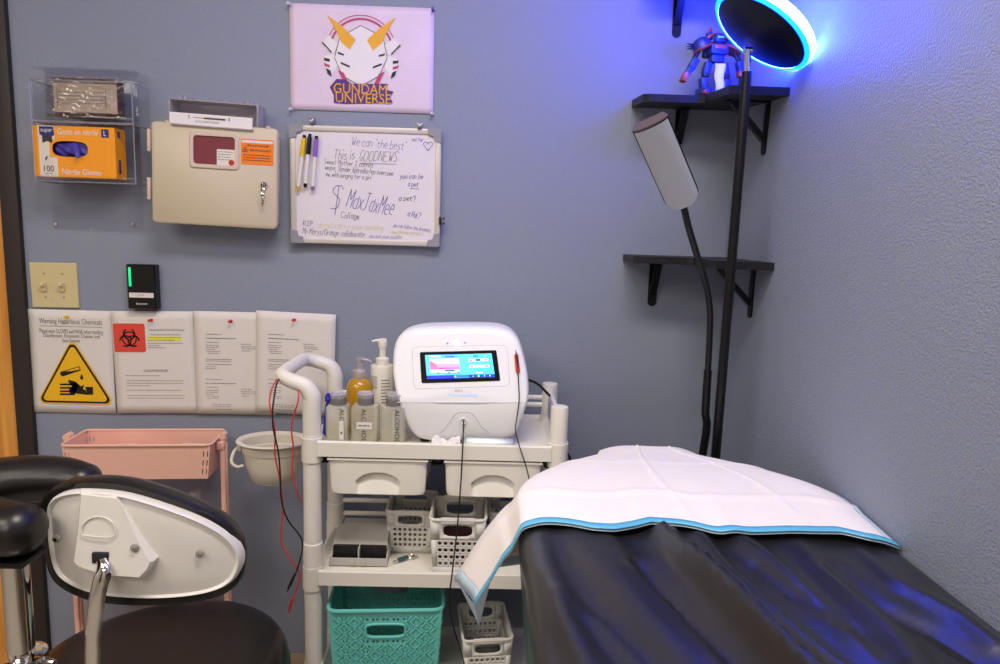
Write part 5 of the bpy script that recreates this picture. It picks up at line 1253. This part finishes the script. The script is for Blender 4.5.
# satin sheet: folds follow lines pulled from the head towards the foot
def seg_d(px_,py_,line):
    best = 9; side=0; tt=0; n=len(line)-1
    for i in range(n):
        ax_,ay_ = line[i]; bx_,by_ = line[i+1]; dx,dy = bx_-ax_,by_-ay_; L2=dx*dx+dy*dy
        t_ = max(0,min(1,((px_-ax_)*dx+(py_-ay_)*dy)/L2)); qx,qy=ax_+dx*t_,ay_+dy*t_
        d = math.hypot(px_-qx,py_-qy)
        if d < best: best=d; side = 1 if (px_-qx)*dy-(py_-qy)*dx > 0 else -1; tt=(i+t_)/n
    return best, side, tt
def zpt(*ps): return [tuple(PZ(*p,BZ+.01)[:2]) for p in ps]
folds = [ (zpt((664,530),(690,560),(730,600),(790,664),(850,720)), .026, .018, .010),
          (zpt((700,532),(725,570),(765,610),(830,664),(900,715)), .014, .016, .016),
          (zpt((740,534),(770,560),(830,610),(900,664),(960,720)), .012, .018, .018),
          (zpt((575,530),(600,560),(640,610),(690,664),(720,710)), .012, .030, .030),
          (zpt((535,530),(540,560),(560,610),(590,664),(600,720)), .010, .018, .020),
          (zpt((610,535),(640,575),(690,625),(730,664),(760,700)), .008, .022, .016),
          (zpt((800,540),(850,590),(900,640),(950,700)), .007, .018, .022),
          (zpt((830,560),(880,600),(930,620),(980,650)), -.008, .014, .02),
          (zpt((560,590),(600,620),(640,664),(660,700)), .004, .008, .01),
          (zpt((860,545),(900,580),(960,610),(1000,640)), .006, .012, .02),
          (zpt((640,560),(680,600),(740,664)), -.010, .016, .016),
          (zpt((760,560),(800,590),(860,630),(900,664)), -.010, .014, .016) ]
rs = random.Random(21)
waves = [(rs.uniform(20,70),rs.uniform(-40,10),rs.uniform(0,6),rs.uniform(.0004,.0010)) for _ in range(7)]
def fold_h(x,y):
    h = 0
    for line,amp,w1,w2 in folds:
        d,s,t_ = seg_d(x,y,line); wd = w1 if s > 0 else w2; h += 1.6*amp*math.exp(-(d/wd)**2)*(.55+.45*min(1,t_*3))
    for a,b,c,m_ in waves: h += m_*math.sin(a*x+b*y*.5+c)
    return h
def sheetfn(u,v):
    y = -.45+(BYE+.02+.45)*v**.8
    hw_ = halfw(y)
    over = .30                       # hanging length each side
    s = (u-.5)*2*(hw_+over)
    if abs(s) <= hw_:
        x = BXC+s; e = min(1,(hw_-abs(s))/.03); return (x, y, BZ+fold_h(x,y)*(.3+.7*e)-.006*(1-e)**2)
    d = abs(s)-hw_; sg = 1 if s > 0 else -1
    k = min(d,.03); x = BXC+sg*(hw_+.010*math.sin(k/.03*PI/2)) ; z = BZ-.006-.75*max(0,d-.004)
    if sg < 0:
        x += d*.10 + .004*math.sin(y*38)*min(1,d*6); z = BZ-.006-.97*max(0,d)
    else: x = min(x, WX-.004); z = BZ-.006-.97*d
    return (x, y, z + fold_h(BXC+sg*hw_,y)*.3*math.exp(-d*20))
m_satin = mat('black_satin', (23,21,23), .36, spec=1.0, bump=(40,.15,.004)); 
MB().grid(sheetfn,170,150).build('satin_sheet', m_satin, bed, world=True, smooth=180, recalc=False)

# ---------------------------------------------------------------- white absorbent pad over the head end
m_padw = mat('pad_white', (240,234,230), .85, bump=(500,.15,.0006)); m_padb = mat('pad_blue', (96,186,224), .4); m_padu = mat('pad_blue_pale', (186,208,222), .5)
fe = [PZ(*p,BZ+.012) for p in ((545,522),(560,524),(600,531),(620,531),(660,524),(690,526),(730,534),(760,534),(800,533),(850,533),(880,540))]
def frontY(x):
    if x <= fe[0].x: return fe[0].y
    for a,b in zip(fe,fe[1:]):
        if x <= b.x: t_=(x-a.x)/(b.x-a.x); return a.y+(b.y-a.y)*t_
    return fe[-1].y
NU, NV = 120, 46
def padpt(u,v):
    # v: 0 front edge ... 1 back;  u: 0 left ... 1 right
    yb2 = BYE+.042
    LF = .15                                   # hanging flap on the left
    tot = LF+(BXR-BXL)+.02; sx_ = u*tot-LF
    x0 = BXL+max(0,sx_)
    y = frontY(x0)+(yb2-frontY(x0))*v
    hw_ = halfw(min(y,BYE)); xl_, xr_ = BXC-hw_, BXC+hw_
    z = BZ+.013+.009*math.sin(PI*min(1,v*1.2))
    z += .0035*math.exp(-((x0-.285-.05*(1-v))/.004)**2)*min(1,v*3)+.003*math.exp(-((x0-.475-.03*(1-v))/.004)**2)*min(1,v*3)
    z += .005*math.exp(-((v-.27)/.016)**2)+.0025*math.exp(-((v-.68)/.012)**2)
    z += fold_h(x0,frontY(x0)+.01)*.35*(1-v)**2
    xx = xl_-.006 + max(0,sx_)*(xr_-xl_+.012)/(BXR-BXL+.02)
    if v > .95: z -= (v-.95)*.5
    # rounded shoulders
    dl = max(0,.05-(xx-xl_)); z -= dl*dl*4; dr = max(0,.05-(xr_-xx)); z -= dr*dr*4
    xx = min(xx, WX-.003)
    if sx_ < 0:
        d = -sx_*(1+1.0*v); 
        flare = .55*d-.3*d*d
        if d < .03: flare = .55*d
        xx = xx - flare; z = z - (.83*d) - .25*max(0,.03-abs(.03-d))
        y = y - .02*d*(1-v) + .04*d
        xx += .010*math.sin(v*9+1)*min(1,d*10)
    return Vector((xx,y,z))
pad = thing('absorbent_pad', 'white disposable pad with a blue border spread over the head of the bed', 'bed pad', (BXC,1.15,BZ))
def gridpart(u0,u1,v0,v1,nu,nv,name,m,lab=None,off=0):
    mb = MB(); mb.grid(lambda a,b: padpt(u0+(u1-u0)*a, v0+(v1-v0)*b)+Vector((0,0,off)),nu,nv)
    o = mb.build(name, m, pad, world=True, smooth=180, recalc=False, solid=.0016, offset=-1)
    if lab: part(o,lab)
gridpart(.02,.986,.035,.985,120,46,'absorbent_layer',m_padw)
mb = MB(); e=.0
mb.grid(lambda a,b: padpt(a,.038*b)+Vector((0,0,.0012)),120,2); mb.m=1; mb.grid(lambda a,b: padpt(.022*a,.038+.96*b)+Vector((0,0,.0012)),2,40); mb.m=1; mb.grid(lambda a,b: padpt(.985+.015*a,.038+.96*b)+Vector((0,0,.0004)),2,40)
mb.m=1; mb.grid(lambda a,b: padpt(a,b)+Vector((0,0,-.0026)),100,40)
part(mb.build('backing_film', [m_padb,m_padu], pad, world=True, smooth=180, recalc=False, solid=.0006, offset=0),'light blue plastic backing and border')
# torn film corner hanging from the flap
mb = MB(); mb.add([padpt(0,0),padpt(.07,0),padpt(0,.25),padpt(.0,.04)+Vector((.010,-.006,-.035))],[(0,1,3),(0,3,2)])
part(mb.build('film_corner', m_padu, pad, world=True, smooth=0, solid=.0005),'pale blue film corner')

# ---------------------------------------------------------------- operator chair
CHZ, CHX, CHY, CHR = .50, -.600, 1.222, .236
ch = thing('operator_chair', 'black padded swivel chair with a white plastic back shell, facing the wall', 'chair', (CHX,CHY,0))
mb = MB()
mb.lathe([(.0001,-.085),(CHR*.80,-.085),(CHR*.95,-.074),(CHR*1.0,-.050),(CHR*1.0,-.030),(CHR*.96,-.012),(CHR*.86,-.003),(CHR*.7,.0),(CHR*.4,-.006),(.0001,-.010)],(CHX,CHY,CHZ),64)
seat = mb.build('seat', m_leather, ch, world=True, smooth=80)
sm = MB(); sm.tube([(CHX+CHR*1.0*math.cos(a),CHY+CHR*1.0*math.sin(a),CHZ-.045) for a in [2*PI*i/48 for i in range(49)]],.0022,n=6,k=1,cap=False,up=(0,0,1)); sm.build('piping', m_black, seat, world=True)
MB().lathe([(.028,.12),(.028,.30),(.02,.301),(.02,CHZ-.09)],(CHX,CHY,0),24).build('gas_lift', m_chrome, ch, world=True)
for k in range(5):
    a = 2*PI*k/5+.3; e = (CHX+.26*math.cos(a),CHY+.26*math.sin(a),.075)
    mb = MB(); mb.tube([(CHX,CHY,.14),((CHX+e[0])/2,(CHY+e[1])/2,.12),e],[.022,.016,.012],n=10); mb.build('base_leg', m_chrome, ch, world=True)
    mb = MB(); mb.cyl((e[0]-.012*math.sin(a),e[1]+.012*math.cos(a),.028),(e[0]+.012*math.sin(a),e[1]-.012*math.cos(a),.028),.027,n=16); mb.cyl(e,(e[0],e[1],.04),.006,n=8); mb.build('caster', m_black, ch, world=True)
# back: curved shell seen from behind
BYk = 1.015
z2 = 2.723
def cpx(x,y): return (x/z2, 420+y/z2)
white = [(128,265),(130,235),(150,208),(210,194),(320,201),(430,230),(540,270),(615,312),(652,355),(657,395),(635,438),(580,466),(480,482),(350,483),(250,470),(180,440),(148,405),(133,340)]
black = [(112,262),(118,215),(150,180),(215,159),(325,162),(430,188),(545,232),(625,280),(662,335),(668,400),(645,450),(585,482),(480,497),(345,498),(245,484),(170,448),(140,410),(122,340)]
def shellY(x): # wraps slightly round the sitter: edges further away
    return BYk+.45*(x-(-.535))**2*2.2
def loopW(L_, dy=0):
    pts = []
    for p in L_:
        P = PY(*cpx(*p),BYk)
        for _ in range(3): P = PY(*cpx(*p),shellY(P.x)+dy)
        pts.append(P)
    return catmull(pts+[pts[0]],4)[:-1]
wl = loopW(white); bl = loopW(black,.02)
wc = sum(wl,Vector())/len(wl)
def concentric(loop, levels):
    rings=[]
    for s_,dy in levels:
        r_=[]
        for p in loop:
            x = wc.x+(p.x-wc.x)*s_; z = wc.z+(p.z-wc.z)*s_; r_.append((x, shellY(x)+dy, z))
        rings.append(r_)
    return rings
m_shellw = mat('chair_shell_white', (226,222,216), .32)
mb = MB(); loft(mb, concentric(wl,((.02,-.004),(.3,-.004),(.6,-.003),(.85,-.001),(.94,.001),(.955,-.002),(.975,-.004),(.992,-.002),(1.0,.004),(1.0,.016),(.9,.018)))); part(mb.build('back_shell', m_shellw, ch, world=True, smooth=50),'white plastic back shell')
mb = MB(); bc_ = sum(bl,Vector())/len(bl); wc_s = wc; wc = bc_
loft(mb, concentric(bl,((.9,.012),(.97,.009),(.99,.014),(1.0,.022),(.995,.034),(.965,.046),(.88,.054),(.6,.060),(.05,.062)))); part(mb.build('backrest', m_leather, ch, world=True, smooth=80),'black padded backrest'); wc = wc_s
# moulded bracket housing on the shell
hs_ = [(210,196),(318,203),(345,245),(385,310),(432,375),(425,395),(405,415),(300,408),(225,390),(206,378),(207,290)]
lo = [PY(*cpx(*p),BYk-.004) for p in hs_]; hc = sum(lo,Vector())/len(lo)
lowr = lambda z: .004+.020*max(0,min(1,(hc.z+.045-z)/.09))
mb = MB(); r0=[]; r1=[]; r2=[]
for p in lo:
    r0.append((p.x,shellY(p.x)+.004,p.z)); d=lowr(p.z); r1.append((hc.x+(p.x-hc.x)*.97,shellY(p.x)-d+.001,hc.z+(p.z-hc.z)*.975)); r2.append((hc.x+(p.x-hc.x)*.92,shellY(p.x)-d-.003,hc.z+(p.z-hc.z)*.93))
loft(mb,[r0,r1,r2]); hsg = mb.build('bracket_housing', m_shellw, ch, world=True, smooth=35)
def hY(p): return shellY(p.x)-lowr(p.z)-.0045
mb = MB(); tr = []
for i in range(29):
    a = PI*1.0*i/28
    tr.append((268+47*math.cos(a),302-38*math.sin(a)))
tr = tr+[(222,312),(240,316),(290,320),(310,316),tr[0]]
pp = []
for p in tr:
    P = PY(*cpx(*p),BYk-.01)
    for _ in range(3): P = PY(*cpx(*p),hY(P))
    pp.append(P)
mb.tube(pp,.0009,n=6,k=1,cap=False); mb.build('embossed_outline', m_shellw, hsg, world=True)
for (sx_,sy_) in ((367,348),(544,364),(155,323)):
    P = PY(*cpx(sx_,sy_),BYk-.008); mb = MB()
    for _ in range(3): P = PY(*cpx(sx_,sy_),(hY(P)+.001 if sx_==367 else shellY(P.x)-.006))
    mb.lathe([(.0065,-.0),(.0062,.002),(.0045,.003),(.0001,.003)],tuple(P),16,rot=(PI/2,0,0)); mb.m=1; mb.lathe([(.0032,.003),(.003,.005),(.0014,.005),(.0012,.003)],tuple(P),6,rot=(PI/2,0,0))
    part(mb.build('screw', [mat('recess_grey',(150,146,140),.5),m_chrome], ch, world=True),'recessed bolt')
# dark slot + chrome bar
P = PY(*cpx(268,380),BYk-.024)
MB().box((P.x,BYk-.018,P.z),(.024,.006,.017),.001).build('slot', m_dark, ch, world=True)
bar = [PY(*cpx(276,382),BYk-.022),PY(*cpx(281,415),BYk-.032),PY(*cpx(272,450),BYk-.036),PY(*cpx(262,500),BYk-.038),PY(*cpx(255,560),BYk-.036),PY(*cpx(254,620),BYk-.036),PY(*cpx(256,700),BYk-.036)]
bb = bar[-1]; bar += [Vector((bb.x,bb.y+.002,.43)),Vector((bb.x+.0,bb.y+.05,.405)),Vector((CHX,CHY-.02,.405))]
MB().tube(bar,[.008,.0125,.012,.012,.012,.012,.012,.012,.012,.012],n=14,k=8,ell=(1.0,.62),up=(0,1,.001)).build('support_bar', m_chrome, ch, world=True)

# ---------------------------------------------------------------- curved arm rest stand at the left edge
AZ = .862
def az(px_,py_,z): return PZ(px_,py_,z)
pts = [az(20,530,AZ),az(2,528,AZ),az(-22,522,AZ),az(-48,508,AZ+.004),az(-40,492,AZ+.012),az(-8,484,AZ+.02),az(30,479,AZ+.024),az(62,479,AZ+.022),az(84,482,AZ+.018)]
ar = thing('arm_rest', 'black curved padded arm rest on a chrome column at the left edge', 'arm rest', (az(17,560,AZ).x,az(17,545,AZ).y,0))
MB().tube(pts,[.042,.045,.046,.046,.046,.045,.043,.040,.034],n=24,k=8,ell=(1.0,.92),up=(0,0,1),rounded=.75).build('cushion', m_leather, ar, world=True, smooth=80)
cxx = PY(18,600,pts[1].y).x; cyy = pts[0].y+.005
MB().box((cxx+.0,cyy,AZ-.045),(.062,.06,.010),.004).build('mounting_plate', m_blackm, ar, world=True)
MB().lathe([(.026,.10),(.0265,.64),(.024,.646),(.0185,.648),(.0185,AZ-.044)],(cxx,cyy,0),28).build('column', m_chrome, ar, world=True)
MB().lathe([(.0001,0),(.15,0),(.155,.006),(.15,.014),(.05,.03),(.03,.11)],(cxx,cyy,0),40).build('base', m_chrome, ar, world=True)
mb = MB(); zc2 = PY(20,655,cyy).z; mb.lathe([(.026,zc2-.02),(.034,zc2-.018),(.034,zc2+.002),(.026,zc2+.004)],(cxx,cyy,0),28); mb.tube([(cxx+.03,cyy,zc2-.006),(cxx+.055,cyy-.01,zc2-.006)],.005,n=10,k=1); mb.build('clamp_ring', m_chrome, ar, world=True)
